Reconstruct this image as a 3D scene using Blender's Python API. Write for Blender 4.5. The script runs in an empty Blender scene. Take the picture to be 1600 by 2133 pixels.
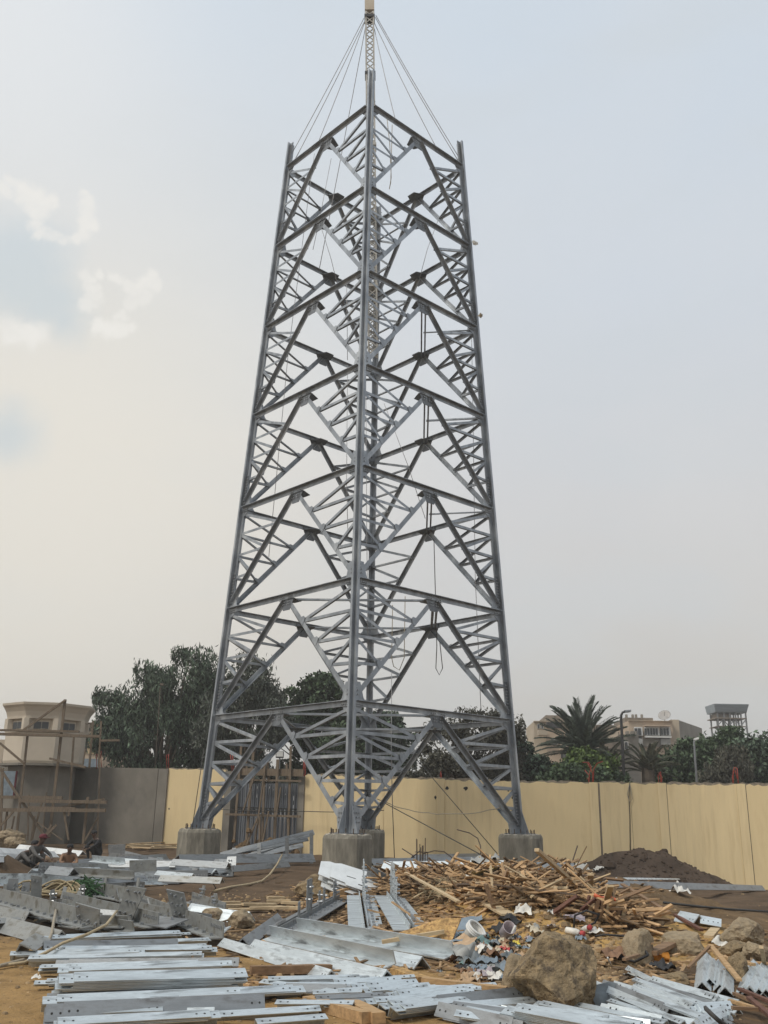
import bpy, math, random
import numpy as np
from mathutils import Vector, Matrix, noise as mnoise
rng = np.random.default_rng(7); random.seed(7)
SC = bpy.context.scene
COL = SC.collection
# ------------------------------------------------------------------ camera
CAM = Vector((0, 0, 1.75)); FPX = 1964.5; PIT = 0.3132; ROLL = 0.0172
_r0 = Vector((1, 0, 0)); _u0 = Vector((0, -math.sin(PIT), math.cos(PIT))); _f0 = Vector((0, math.cos(PIT), math.sin(PIT)))
_c, _s = math.cos(ROLL), math.sin(ROLL)
CR = _c * _r0 + _s * _u0; CU = _c * _u0 - _s * _r0
cd = bpy.data.cameras.new('camera'); cam = bpy.data.objects.new('camera', cd); COL.objects.link(cam)
cd.sensor_fit = 'VERTICAL'; cd.sensor_height = 24; cd.lens = 24 * FPX / 2133.0
cd.clip_start = 0.1; cd.clip_end = 5000
cam.matrix_world = Matrix(((CR.x, CU.x, -_f0.x, CAM.x), (CR.y, CU.y, -_f0.y, CAM.y), (CR.z, CU.z, -_f0.z, CAM.z), (0, 0, 0, 1)))
SC.camera = cam
# ------------------------------------------------------------------ world
SUN_EL, SUN_AZ = 52, -125      # azimuth measured from +y (view direction), negative to the left
W = bpy.data.worlds.new('World'); SC.world = W; W.use_nodes = True
nt = W.node_tree; N = nt.nodes; N.clear(); K = nt.links.new
def nd(t, nodes=None, **kw):
    n = (nodes or N).new(t)
    for k, v in kw.items(): setattr(n, k, v)
    return n
out = nd('ShaderNodeOutputWorld'); bg = nd('ShaderNodeBackground'); bg.inputs[1].default_value = 0.1
K(bg.outputs[0], out.inputs[0])
sky = nd('ShaderNodeTexSky'); sky.sky_type = 'NISHITA'; sky.sun_disc = False
sky.sun_elevation = math.radians(SUN_EL); sky.sun_rotation = math.radians(SUN_AZ)
sky.air_density = 1.5; sky.dust_density = 5.0
tc = nd('ShaderNodeTexCoord'); sep = nd('ShaderNodeSeparateXYZ'); K(tc.outputs['Generated'], sep.inputs[0])
def ramp(stops, fac, interp='LINEAR', nodes=None, link=None):
    r = nd('ShaderNodeValToRGB', nodes); r.color_ramp.interpolation = interp
    e = r.color_ramp.elements
    while len(e) < len(stops): e.new(0.5)
    for el, (p, c) in zip(e, stops):
        el.position = p; el.color = (c[0], c[1], c[2], 1) if not isinstance(c, (int, float)) else (c, c, c, 1)
    (link or K)(fac, r.inputs[0]); return r.outputs[0]
def mixc(f, a, b, nodes=None, link=None, mode='MIX'):
    m = nd('ShaderNodeMix', nodes); m.data_type = 'RGBA'; m.blend_type = mode; link = link or K
    for s, v in ((0, f), (6, a), (7, b)):
        if isinstance(v, (int, float)): m.inputs[s].default_value = v
        elif isinstance(v, (tuple, list)): m.inputs[s].default_value = (*v[:3], 1)
        else: link(v, m.inputs[s])
    return m.outputs[2]
def mth(op, a, b=None, c=None, nodes=None, link=None):
    m = nd('ShaderNodeMath', nodes); m.operation = op; link = link or K
    for i, v in enumerate((a, b, c)):
        if v is None: continue
        if isinstance(v, (int, float)): m.inputs[i].default_value = v
        else: link(v, m.inputs[i])
    return m.outputs[0]
def wnoise(scale, detail, rough=0.55, vec=None, dist=0.0):
    n = nd('ShaderNodeTexNoise'); n.inputs['Scale'].default_value = scale; n.inputs['Detail'].default_value = detail
    n.inputs['Roughness'].default_value = rough; n.inputs['Distortion'].default_value = dist
    K(vec or tc.outputs['Generated'], n.inputs['Vector']); return n.outputs[0]
zz = sep.outputs[2]
cool = ramp([(0, (.50, .48, .45)), (.12, (.55, .53, .50)), (.3, (.585, .585, .59)), (.5, (.57, .615, .67)), (.72, (.545, .62, .70)), (1, (.50, .60, .70))], zz)
warm = ramp([(0, (.56, .51, .45)), (.15, (.66, .61, .53)), (.36, (.70, .67, .61)), (.52, (.62, .66, .70)), (.75, (.58, .65, .72)), (1, (.50, .60, .70))], zz)
side = mth('ADD', mth('MULTIPLY', sep.outputs[0], -1.5), 0.25); side = mth('ADD', side, mth('MULTIPLY', mth('SUBTRACT', wnoise(2.2, 3), .5), 1.3))
sd = nd('ShaderNodeClamp'); K(side, sd.inputs[0])
veil = mixc(sd.outputs[0], cool, warm)
soft = ramp([(.35, 0), (.7, 1)], wnoise(3.0, 4, .5))
veil = mixc(mth('MULTIPLY', soft, .30), veil, (.66, .66, .655))
def pixdir(px, py):
    a = px - 800; b = py - 1066.5
    return (_f0 + CR * (a / FPX) - CU * (b / FPX)).normalized()
def lobe(px, py, r0, r1):            # 1 inside angle r0, 0 beyond r1 about a direction of the sky
    d = pixdir(px, py); v = nd('ShaderNodeVectorMath'); v.operation = 'DISTANCE'
    K(tc.outputs['Generated'], v.inputs[0]); v.inputs[1].default_value = d
    m = nd('ShaderNodeMapRange'); m.interpolation_type = 'SMOOTHSTEP'; K(v.outputs[1], m.inputs[0])
    for i, q in enumerate((r0, r1, 1.0, 0.0)): m.inputs[i + 1].default_value = q
    return m.outputs[0]
mpg = nd('ShaderNodeMapping'); mpg.inputs['Scale'].default_value = (1, 1, 2.6); K(tc.outputs['Generated'], mpg.inputs[0])
lay = ramp([(.42, 0), (.68, 1)], wnoise(4.2, 5, .55, mpg.outputs[0], .4), 'EASE'); veil = mixc(mth('MULTIPLY', lay, .34), veil, (.555, .595, .625))
# blue gaps in the cloud deck and the ragged sunlit cloud edges round them
wv = nd('ShaderNodeVectorMath'); wv.operation = 'MULTIPLY_ADD'
nz = nd('ShaderNodeTexNoise'); nz.inputs['Scale'].default_value = 14; nz.inputs['Detail'].default_value = 5; K(tc.outputs['Generated'], nz.inputs['Vector'])
K(nz.outputs[1], wv.inputs[0]); wv.inputs[1].default_value = (.026, .026, .026)
nz2 = nd('ShaderNodeTexNoise'); nz2.inputs['Scale'].default_value = 48; nz2.inputs['Detail'].default_value = 6; nz2.inputs['Roughness'].default_value = .6; K(tc.outputs['Generated'], nz2.inputs['Vector'])
wv2 = nd('ShaderNodeVectorMath'); wv2.operation = 'MULTIPLY_ADD'; K(nz2.outputs[1], wv2.inputs[0]); wv2.inputs[1].default_value = (.022, .022, .022); K(tc.outputs['Generated'], wv2.inputs[2]); K(wv2.outputs[0], wv.inputs[2])
def lobew(px, py, r0, r1):
    d = pixdir(px, py) + Vector((.024, .024, .024)); v = nd('ShaderNodeVectorMath'); v.operation = 'DISTANCE'
    K(wv.outputs[0], v.inputs[0]); v.inputs[1].default_value = d
    m = nd('ShaderNodeMapRange'); m.interpolation_type = 'SMOOTHSTEP'; K(v.outputs[1], m.inputs[0])
    for i, q in enumerate((r0, r1, 1.0, 0.0)): m.inputs[i + 1].default_value = q
    return m.outputs[0]
def mx(*v):
    o = v[0]
    for q in v[1:]: o = mth('MAXIMUM', o, q)
    return o
PUFFS = [(15, 392, 14), (32, 377, 13), (42, 388, 15), (56, 406, 16), (72, 417, 16), (88, 426, 15), (98, 418, 11), (80, 445, 14), (73, 466, 13), (88, 486, 12), (106, 496, 11), (126, 505, 9), (148, 498, 10), (165, 486, 14), (172, 466, 15), (178, 446, 14), (175, 426, 13), (172, 412, 9), (190, 466, 12),
         (180, 566, 11), (185, 590, 13), (187, 612, 13), (178, 630, 13), (206, 560, 10), (240, 566, 10), (252, 577, 11), (266, 592, 12), (282, 602, 14), (300, 590, 15), (315, 578, 14), (324, 600, 13), (300, 622, 14), (276, 628, 13), (206, 676, 13), (228, 682, 15), (250, 684, 15), (276, 684, 11), (30, 690, 26), (70, 700, 22), (255, 655, 12)]
puff0 = mx(*[lobew(x, y, .0, r * 2.35 / FPX) for x, y, r in PUFFS])
blue = mx(lobew(40, 560, .02, .075), lobew(100, 620, .01, .05), lobew(20, 900, .0, .05), lobew(130, 655, .0, .04))
veil = mixc(mth('MULTIPLY', lobe(60, 950, .05, .48), .75), veil, (.755, .715, .635))
veil = mixc(mth('MULTIPLY', lobe(-40, -60, .02, .28), .55), veil, (.78, .78, .77))
veil = mixc(mth('MULTIPLY', blue, .55), veil, (.47, .56, .62))
puff = ramp([(.16, 0), (.85, 1)], mth('ADD', puff0, mth('MULTIPLY', mth('SUBTRACT', wnoise(60, 7, .65), .5), mth('MULTIPLY', puff0, 1.15))), 'EASE')
pn = ramp([(.38, .55), (.62, 1)], wnoise(22, 4, .6))
veil = mixc(mth('MULTIPLY', mth('MULTIPLY', puff, pn), .88), veil, (.80, .78, .735))
v10 = nd('ShaderNodeVectorMath'); v10.operation = 'SCALE'; K(veil, v10.inputs[0]); v10.inputs['Scale'].default_value = 9.6
fin = mixc(.06, v10.outputs[0], sky.outputs[0])
K(fin, bg.inputs[0])
# ------------------------------------------------------------------ sun behind thin cloud
sl = bpy.data.lights.new('sun', 'SUN'); so = bpy.data.objects.new('sun', sl); COL.objects.link(so)
sl.energy = 1.75; sl.angle = math.radians(12); sl.color = (1, .94, .84)
_e, _a = math.radians(SUN_EL), math.radians(SUN_AZ)
_sd = Vector((math.sin(_a) * math.cos(_e), math.cos(_a) * math.cos(_e), math.sin(_e)))
so.rotation_euler = (-_sd).to_track_quat('-Z', 'Y').to_euler(); so.location = (0, 0, 60)
SC.view_settings.view_transform = 'Standard'; SC.view_settings.look = 'None'
SC.view_settings.exposure = 0.28; SC.view_settings.gamma = 1.0; SC.view_settings.use_curve_mapping = False
SC.cycles.max_bounces = 5; SC.cycles.diffuse_bounces = 3; SC.cycles.glossy_bounces = 2; SC.cycles.transmission_bounces = 2
# ------------------------------------------------------------------ terrain height
def ss(a, b, x):
    t = np.clip((x - a) / (b - a), 0, 1); return t * t * (3 - 2 * t)
def bump(x, y, cx, cy, rx, ry, h): return h * np.exp(-(((x - cx) / rx) ** 2 + ((y - cy) / ry) ** 2))
def _hash(i, j):
    v = np.sin(i * 127.1 + j * 311.7) * 43758.5453; return v - np.floor(v)
def vnoise(x, y):
    i, j = np.floor(x), np.floor(y); u, v = x - i, y - j; u = u * u * (3 - 2 * u); v = v * v * (3 - 2 * v)
    return (_hash(i, j) * (1 - u) + _hash(i + 1, j) * u) * (1 - v) + (_hash(i, j + 1) * (1 - u) + _hash(i + 1, j + 1) * u) * v
def Hbase(x, y):
    x = np.asarray(x, float); y = np.asarray(y, float)
    h = -0.8 * ss(4, 15, x) * ss(24, 42, y) + .2 * ss(-6, -14, x) * ss(38, 52, y)
    h = h + bump(x, y, -1.1, 23.2, 1.3, 1.2, .34) + bump(x, y, -10.3, 25, 1.6, 1.8, 1.0)
    near = ss(70, 45, y)
    h = h + near * (.10 * (vnoise(x * .5, y * .5) - .5) + .05 * (vnoise(x * 1.9, y * 1.9) - .5) + .028 * (vnoise(x * 6, y * 6) - .5))
    return h
def Hmound(x, y):
    x = np.asarray(x, float); y = np.asarray(y, float)
    h = bump(x, y, 3.0, 21.5, 2.7, 3.6, .70) + bump(x, y, 2.4, 16.0, 1.7, 2.3, .55) + bump(x, y, 5.4, 19, 1.6, 3.2, .30) + bump(x, y, .5, 22.5, 1.4, 2.2, .28)
    return h * (.86 + .28 * vnoise(x * 1.3 + 5, y * 1.3)) + .10 * (vnoise(x * 4.2, y * 4.2) - .5) * np.clip(h * 3, 0, 1) - .06
def Hdark(x, y):
    x = np.asarray(x, float); y = np.asarray(y, float)
    h = bump(x, y, 10.9, 39.9, 1.45, 1.4, 1.25) + bump(x, y, 8.9, 40.3, 1.2, 1.2, .6) + bump(x, y, 13.1, 39.5, 1.3, 1.1, .42)
    return h * (.85 + .3 * vnoise(x * 2.1, y * 2.1)) - .08
def H(x, y):
    b = Hbase(x, y); return b + np.maximum(0, np.maximum(Hmound(x, y), Hdark(x, y)))
def Hs(x, y): return float(H(x, y))
def U(px, py, Y=None, z=None, off=0.0):
    """world point seen at photo pixel (px,py): at depth Y, at height z, or where the ray meets the terrain raised by off"""
    d = pixdir(px, py)
    if Y is not None: return CAM + d * (Y / d.y)
    if z is not None: return CAM + d * ((z - CAM.z) / d.z)
    t = np.arange(7, 60, .04); X = d.x * t; YY = d.y * t; Z = CAM.z + d.z * t
    hit = np.nonzero(Z <= H(X, YY) + off)[0]
    k = t[hit[0]] if len(hit) else 58.0
    return CAM + d * float(k)
# ------------------------------------------------------------------ materials
def material(name, col, rough=.8, metal=0.0, var=.25, scale=3.0, stretch=(1, 1, 1), bump_=.0, bscale=20.0, bdist=.02, col2=None, c2scale=1.5, c2lo=.5, c2hi=.65, island=0.0, spec=None, world=False):
    m = bpy.data.materials.new(name); m.use_nodes = True; t = m.node_tree; L = t.links.new; nn = t.nodes
    b = nn['Principled BSDF']; b.inputs['Roughness'].default_value = rough; b.inputs['Metallic'].default_value = metal
    if spec is not None: b.inputs['Specular IOR Level'].default_value = spec
    if world: pos = nd('ShaderNodeNewGeometry', nn).outputs['Position']
    else: pos = nd('ShaderNodeTexCoord', nn).outputs['Object']
    mp = nd('ShaderNodeMapping', nn); mp.inputs['Scale'].default_value = stretch; L(pos, mp.inputs[0])
    def nz(s, d=5, r=.6):
        n = nd('ShaderNodeTexNoise', nn); n.inputs['Scale'].default_value = s; n.inputs['Detail'].default_value = d; n.inputs['Roughness'].default_value = r
        L(mp.outputs[0], n.inputs['Vector']); return n.outputs[0]
    f = nz(scale)
    lo = tuple(c * (1 - var) for c in col); hi = tuple(min(1, c * (1 + var)) for c in col)
    c = ramp([(.3, lo), (.7, hi)], f, nodes=nn, link=L)
    if col2:
        k = ramp([(c2lo, 0), (c2hi, 1)], nz(c2scale, 6, .65), nodes=nn, link=L); c = mixc(k, c, col2, nodes=nn, link=L)
    if island:
        oi = nd('ShaderNodeNewGeometry', nn); r = ramp([(0, 1 - island), (1, 1 + island)], oi.outputs['Random Per Island'], nodes=nn, link=L)
        c = mixc(1.0, c, r, nodes=nn, link=L, mode='MULTIPLY')
    L(c, b.inputs['Base Color'])
    if bump_:
        bp = nd('ShaderNodeBump', nn); bp.inputs['Strength'].default_value = bump_; bp.inputs['Distance'].default_value = bdist
        L(nz(bscale, 6), bp.inputs['Height']); L(bp.outputs[0], b.inputs['Normal'])
    return m
M = {}
def mk(k, *a, **kw): M[k] = material(k, *a, **kw)
mk('tower_steel', (.29, .315, .345), .45, .6, .28, 2.5, (1, 1, .5), .12, 40, col2=(.46, .485, .505), c2scale=1.2, world=True)
mk('tower_steel_dark', (.17, .185, .205), .55, .5, .25, 3, col2=(.25, .27, .29), c2scale=2, world=True)
mk('bright_steel', (.62, .67, .69), .48, .75, .25, 1.6, (1, 5, 5), .12, 30, col2=(.26, .275, .28), c2scale=1.5, c2lo=.52, c2hi=.68)
mk('grey_steel', (.29, .305, .315), .48, .65, .25, 2.0, (1, 3, 3), .15, 30, col2=(.18, .18, .178), c2scale=2)
mk('dusty_steel', (.31, .318, .31), .55, .5, .3, 2.4, (1, 2, 2), .2, 30, col2=(.17, .16, .135), c2scale=2.4)
mk('bolt_steel', (.36, .375, .39), .45, .7, .3, 30)
mk('hole', (.03, .03, .03), .9)  # near-black colour stands for the shade inside holes and openings
mk('plate_white', (.70, .72, .72), .5, .25, .12, 3, col2=(.55, .56, .56))
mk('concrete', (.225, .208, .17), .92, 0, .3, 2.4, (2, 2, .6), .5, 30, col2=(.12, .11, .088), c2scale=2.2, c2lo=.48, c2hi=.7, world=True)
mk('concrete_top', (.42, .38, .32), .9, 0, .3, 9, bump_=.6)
mk('wall_yellow', (.71, .57, .335), .85, 0, .06, 1.6, (2.4, 2.4, .22), .15, 25, col2=(.56, .43, .24), c2scale=1.8, c2lo=.5, c2hi=.82, world=True)
mk('wall_yellow_streak', (.70, .56, .325), .85, 0, .06, 1.2, (1.6, 1.6, .3), .15, 25, col2=(.56, .43, .24), c2scale=1.2, c2lo=.52, c2hi=.8, world=True)
mk('wall_grey', (.19, .175, .15), .9, 0, .2, .9, (1, 1, .7), .25, 12, col2=(.14, .13, .115), c2scale=.5, world=True)
mk('wall_core', (.22, .19, .15), .95, 0, .4, 6, bump_=.8, bscale=18, world=True)
mk('cream_render', (.52, .46, .375), .85, 0, .08, .8, bump_=.1, col2=(.46, .40, .32), c2scale=.6, world=True)
mk('timber', (.155, .118, .082), .85, 0, .35, 3, (6, 6, 1), .3, 30, world=True)
mk('wood_a', (.42, .27, .135), .85, 0, .3, 3, (1, 8, 8), .3, 20)
mk('wood_b', (.22, .135, .075), .85, 0, .3, 3, (1, 8, 8), .3, 20)
mk('wood_c', (.50, .38, .23), .85, 0, .25, 3, (1, 8, 8), .3, 20)
mk('wood_d', (.115, .08, .055), .85, 0, .3, 3, (1, 8, 8), .3, 20)
mk('wood_litter', (.31, .20, .105), .88, 0, .3, 5, island=.7)
mk('osb', (.42, .26, .10), .85, 0, .5, 14, bump_=.4, col2=(.22, .12, .05), c2scale=18)
mk('rust', (.13, .06, .04), .85, .1, .4, 6, bump_=.4)
mk('rock', (.285, .21, .12), .95, 0, .45, 5, bump_=1.0, bscale=12, bdist=.09, col2=(.10, .075, .05), c2scale=6.0)
mk('rock_pale', (.34, .265, .17), .95, 0, .4, 4, bump_=1.0, bscale=10, bdist=.08, col2=(.2, .15, .10), c2scale=4)
mk('rubble', (.30, .21, .115), .95, 0, .3, 12, island=.5)
mk('leaf_dark', (.072, .10, .068), .75, 0, .3, .6, island=.8, spec=.2, world=True)
mk('leaf_grey', (.085, .097, .078), .75, 0, .3, .5, island=.5, spec=.2, world=True)
mk('leaf_brown', (.09, .088, .068), .8, 0, .35, .7, island=.5, spec=.2, world=True)
mk('leaf_green', (.065, .095, .052), .7, 0, .3, .7, island=.5, spec=.2, world=True)
mk('leaf_lime', (.11, .16, .05), .7, 0, .3, .9, island=.4, spec=.2, world=True)
mk('palm_green', (.085, .105, .082), .7, 0, .25, 1.2, island=.4, spec=.25)
mk('palm_pale', (.12, .125, .09), .75, 0, .25, 1.2, island=.4, spec=.2)
mk('bark', (.10, .08, .06), .9, 0, .3, 4, bump_=.5)
mk('lamp_grey', (.22, .23, .24), .5, .4, .1)
mk('lamp_black', (.035, .035, .037), .5, .2, .1)
mk('bldg_tan', (.44, .37, .28), .9, 0, .15, .4, bump_=.1, world=True)
mk('bldg_grey', (.22, .20, .17), .9, 0, .2, .5, world=True)
mk('bldg_brown', (.20, .165, .13), .9, 0, .25, .8, world=True)
mk('bldg_pink', (.46, .36, .265), .9, 0, .15, .4, world=True)
mk('pane', (.035, .04, .045), .25, 0, .2)
mk('shutter', (.30, .30, .29), .7, 0, .2, 2)
mk('white_paint', (.62, .62, .60), .6, 0, .08, 2)
mk('sheet_blue', (.15, .165, .19), .6, .05, .2, 2, (1, 1, .3), world=True)
mk('red_pipe', (.36, .05, .03), .5, 0, .2)
mk('orange_hose', (.62, .13, .05), .5, 0, .15)
mk('rope', (.30, .26, .20), .9, 0, .2, 20)
mk('rope_tan', (.40, .32, .20), .9, 0, .25, 20)
mk('cable', (.05, .048, .045), .7)
mk('guy', (.34, .34, .35), .6, .2)
mk('rebar', (.09, .065, .05), .8, .3, .3, 10)
mk('mast_steel', (.40, .385, .35), .6, .3, .3, 3)
mk('dish', (.36, .34, .32), .6, .1, .15, 3)
mk('tank_blue', (.24, .28, .31), .7, 0, .15, .6, (1, 1, 6), world=True)
for k, c in dict(white=(.62, .60, .55), cream=(.52, .45, .33), blue=(.19, .235, .275), slate=(.16, .18, .19), grey=(.33, .33, .31), red=(.42, .06, .06), black=(.028, .028, .03),
                 brown=(.23, .13, .075), teal=(.16, .25, .24), card=(.43, .30, .185), yellow=(.62, .50, .08), orange=(.60, .25, .04), green=(.05, .17, .05), palevio=(.42, .36, .38), foam=(.60, .52, .24)).items():
    mk('waste_' + k, c, .75, 0, .25, 5, bump_=.25, bscale=15)
mk('skin_dark', (.09, .05, .033), .6); mk('cloth_black', (.02, .02, .022), .9, 0, .3, 6); mk('cloth_grey', (.10, .095, .09), .9, 0, .3, 6)
mk('cloth_tan', (.28, .19, .12), .9, 0, .3, 6); mk('cap_red', (.10, .014, .022), .8); mk('coil', (.31, .25, .15), .9, 0, .3, 12)
mk('netting', (.03, .085, .03), .8, 0, .5, 12)
# ground material with soil kinds carried by vertex attributes (soil does not follow light)
def soil(name, base, sand, dark):
    m = bpy.data.materials.new(name); m.use_nodes = True; t = m.node_tree; L = t.links.new; nn = t.nodes; b = nn['Principled BSDF']
    b.inputs['Roughness'].default_value = .95; b.inputs['Specular IOR Level'].default_value = .15
    pos = nd('ShaderNodeNewGeometry', nn).outputs['Position']
    def nz(s, d=7, r=.62):
        n = nd('ShaderNodeTexNoise', nn); n.inputs['Scale'].default_value = s; n.inputs['Detail'].default_value = d; n.inputs['Roughness'].default_value = r; L(pos, n.inputs['Vector']); return n.outputs[0]
    c = ramp([(.28, tuple(v * .6 for v in base)), (.5, base), (.72, tuple(v * 1.45 for v in base))], nz(1.1), nodes=nn, link=L)
    s = ramp([(.25, tuple(v * .55 for v in sand)), (.5, sand), (.75, tuple(v * 1.3 for v in sand))], nz(2.3), nodes=nn, link=L)
    at = nd('ShaderNodeAttribute', nn); at.attribute_name = 'sand'
    k = mth('ADD', at.outputs['Fac'], mth('MULTIPLY', mth('SUBTRACT', nz(1.6), .5, nodes=nn, link=L), 1.0, nodes=nn, link=L), nodes=nn, link=L)
    c = mixc(ramp([(.35, 0), (.65, 1)], k, nodes=nn, link=L), c, s, nodes=nn, link=L)
    sp = ramp([(.56, 0), (.68, 1)], nz(26, 4, .7), nodes=nn, link=L)
    c = mixc(mth('MULTIPLY', sp, .45, nodes=nn, link=L), c, tuple(v * 2.0 for v in base), nodes=nn, link=L)
    sp2 = ramp([(.58, 0), (.66, 1)], nz(9, 5, .7), nodes=nn, link=L)
    c = mixc(mth('MULTIPLY', sp2, .6, nodes=nn, link=L), c, dark, nodes=nn, link=L)
    L(c, b.inputs['Base Color'])
    bp = nd('ShaderNodeBump', nn); bp.inputs['Strength'].default_value = .9; bp.inputs['Distance'].default_value = .05; L(nz(14, 8), bp.inputs['Height']); L(bp.outputs[0], b.inputs['Normal'])
    return m
M['soil'] = soil('soil', (.11, .074, .046), (.32, .20, .085), (.05, .036, .026))
M['mound_soil'] = soil('mound_soil', (.15, .10, .055), (.46, .29, .11), (.075, .052, .034))
M['dark_soil'] = soil('dark_soil', (.075, .054, .04), (.12, .09, .06), (.03, .023, .018))
# ------------------------------------------------------------------ mesh helpers
def tag(o, label=None, cat=None, group=None, kind=None):
    if label: o['label'] = label
    if cat: o['category'] = cat
    if group: o['group'] = group
    if kind: o['kind'] = kind
    return o
def empty(name, loc, label, cat, group=None):
    o = bpy.data.objects.new(name, None); COL.objects.link(o); o.location = loc; o.empty_display_size = .2
    return tag(o, label, cat, group)
def frame(p0, p1, up=(0, 0, 1)):
    p0, p1 = Vector(p0), Vector(p1); x = (p1 - p0).normalized(); u = Vector(up)
    if abs(x.dot(u.normalized())) > .995: u = Vector((0, 1, 0))
    y = u.cross(x).normalized(); z = x.cross(y)
    return Matrix(((x.x, y.x, z.x, p0.x), (x.y, y.y, z.y, p0.y), (x.z, y.z, z.z, p0.z), (0, 0, 0, 1)))
def T(x, y, z): return Matrix.Translation((x, y, z))
def R(a, ax): return Matrix.Rotation(math.radians(a), 4, ax)
class MB:
    def __init__(s): s.v = []; s.f = []; s.m = []
    def add(s, verts, faces, mi=0):
        o = len(s.v); s.v += [tuple(v) for v in verts]; s.f += [tuple(i + o for i in f) for f in faces]; s.m += [mi] * len(faces); return s
    def box(s, Mx, a, b, mi=0):
        vs = [Mx @ Vector((x, y, z)) for x in (a[0], b[0]) for y in (a[1], b[1]) for z in (a[2], b[2])]
        return s.add(vs, [(0, 1, 3, 2), (4, 6, 7, 5), (0, 4, 5, 1), (2, 3, 7, 6), (0, 2, 6, 4), (1, 5, 7, 3)], mi)
    def bar(s, p0, p1, w, h=None, up=(0, 0, 1), mi=0):
        h = h or w; L = (Vector(p1) - Vector(p0)).length
        return s.box(frame(p0, p1, up), (0, -w / 2, -h / 2), (L, w / 2, h / 2), mi)
    def ext(s, Mx, prof, L, mi=0):            # profile (y,z) list extruded along local x
        n = len(prof); vs = [Mx @ Vector((0, a, b)) for a, b in prof] + [Mx @ Vector((L, a, b)) for a, b in prof]
        return s.add(vs, [(i, (i + 1) % n, n + (i + 1) % n, n + i) for i in range(n)] + [tuple(range(n))[::-1], tuple(range(n, 2 * n))], mi)
    def tube(s, pts, r, n=6, mi=0, cap=True, radii=None):
        pts = [Vector(p) for p in pts]; o = len(s.v); y = None
        for i, p in enumerate(pts):
            d = (pts[min(i + 1, len(pts) - 1)] - pts[max(i - 1, 0)]).normalized()
            if y is None: y = d.orthogonal().normalized()
            y = (y - d * y.dot(d)).normalized(); z = d.cross(y); rr = radii[i] if radii else r
            s.v += [tuple(p + (y * math.cos(2 * math.pi * k / n) + z * math.sin(2 * math.pi * k / n)) * rr) for k in range(n)]
        F = [(o + i * n + k, o + i * n + (k + 1) % n, o + (i + 1) * n + (k + 1) % n, o + (i + 1) * n + k) for i in range(len(pts) - 1) for k in range(n)]
        if cap: F += [tuple(o + k for k in range(n))[::-1], tuple(o + (len(pts) - 1) * n + k for k in range(n))]
        s.f += F; s.m += [mi] * len(F); return s
    def lathe(s, c, rings, n=16, a0=0.0, mi=0, cap=True):    # rings of (r,z) about a vertical axis at c
        o = len(s.v); c = Vector(c)
        for r, z in rings:
            s.v += [(c.x + r * math.cos(a0 + 2 * math.pi * k / n), c.y + r * math.sin(a0 + 2 * math.pi * k / n), c.z + z) for k in range(n)]
        F = [(o + i * n + k, o + i * n + (k + 1) % n, o + (i + 1) * n + (k + 1) % n, o + (i + 1) * n + k) for i in range(len(rings) - 1) for k in range(n)]
        if cap: F += [tuple(o + k for k in range(n))[::-1], tuple(o + (len(rings) - 1) * n + k for k in range(n))]
        s.f += F; s.m += [mi] * len(F); return s
    def poly(s, Mx, pts, t, mi=0):            # flat plate: outline (x,y) in the local plane, thickness t along local z
        n = len(pts); vs = [Mx @ Vector((a, b, -t / 2)) for a, b in pts] + [Mx @ Vector((a, b, t / 2)) for a, b in pts]
        return s.add(vs, [(i, (i + 1) % n, n + (i + 1) % n, n + i) for i in range(n)] + [tuple(range(n))[::-1], tuple(range(n, 2 * n))], mi)
    def build(s, name, mat, parent=None, smooth=False, kind=None, ctr=True):
        mats = mat if isinstance(mat, (list, tuple)) else [mat]
        V = np.array(s.v, float); c = V.mean(0) if ctr else np.zeros(3)
        if parent is None and ctr: c = np.array([c[0], c[1], V[:, 2].min()])
        me = bpy.data.meshes.new(name); me.from_pydata((V - c).tolist(), [], s.f)
        for q in mats: me.materials.append(M[q] if isinstance(q, str) else q)
        if len(mats) > 1: me.polygons.foreach_set('material_index', s.m)
        if smooth: me.polygons.foreach_set('use_smooth', [True] * len(s.f))
        me.update()
        o = bpy.data.objects.new(name, me); COL.objects.link(o); o.location = c
        if parent is not None:
            o.parent = parent; off = parent.matrix_basis.translation.copy(); q = parent.parent
            while q is not None: off += q.matrix_basis.translation; q = q.parent
            o.location = Vector(c) - off
        if kind: o['kind'] = kind
        return o
def inst(name, me, mat4, parent=None):
    o = bpy.data.objects.new(name, me); COL.objects.link(o); o.matrix_basis = mat4; o.parent = parent; return o
def L_prof(w, t, roll=0.0, w2=None):
    w2 = w2 or w; p = [(0, 0), (w, 0), (w, t), (t, t), (t, w2), (0, w2)]; c, s_ = math.cos(roll), math.sin(roll)
    return [(a * c - b * s_, a * s_ + b * c) for a, b in p]
def sag(p0, p1, d, n=12, wob=0.0):
    p0, p1 = Vector(p0), Vector(p1)
    return [p0.lerp(p1, i / n) + Vector((0, 0, -4 * d * (i / n) * (1 - i / n))) + (Vector((random.uniform(-wob, wob), random.uniform(-wob, wob), random.uniform(-wob, wob))) if 0 < i < n else Vector()) for i in range(n + 1)]
def tubething(name, pts, r, mat, label, cat, group=None, n=5):
    return tag(MB().tube(pts, r, n).build(name, mat, smooth=True), label, cat, group)
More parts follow.
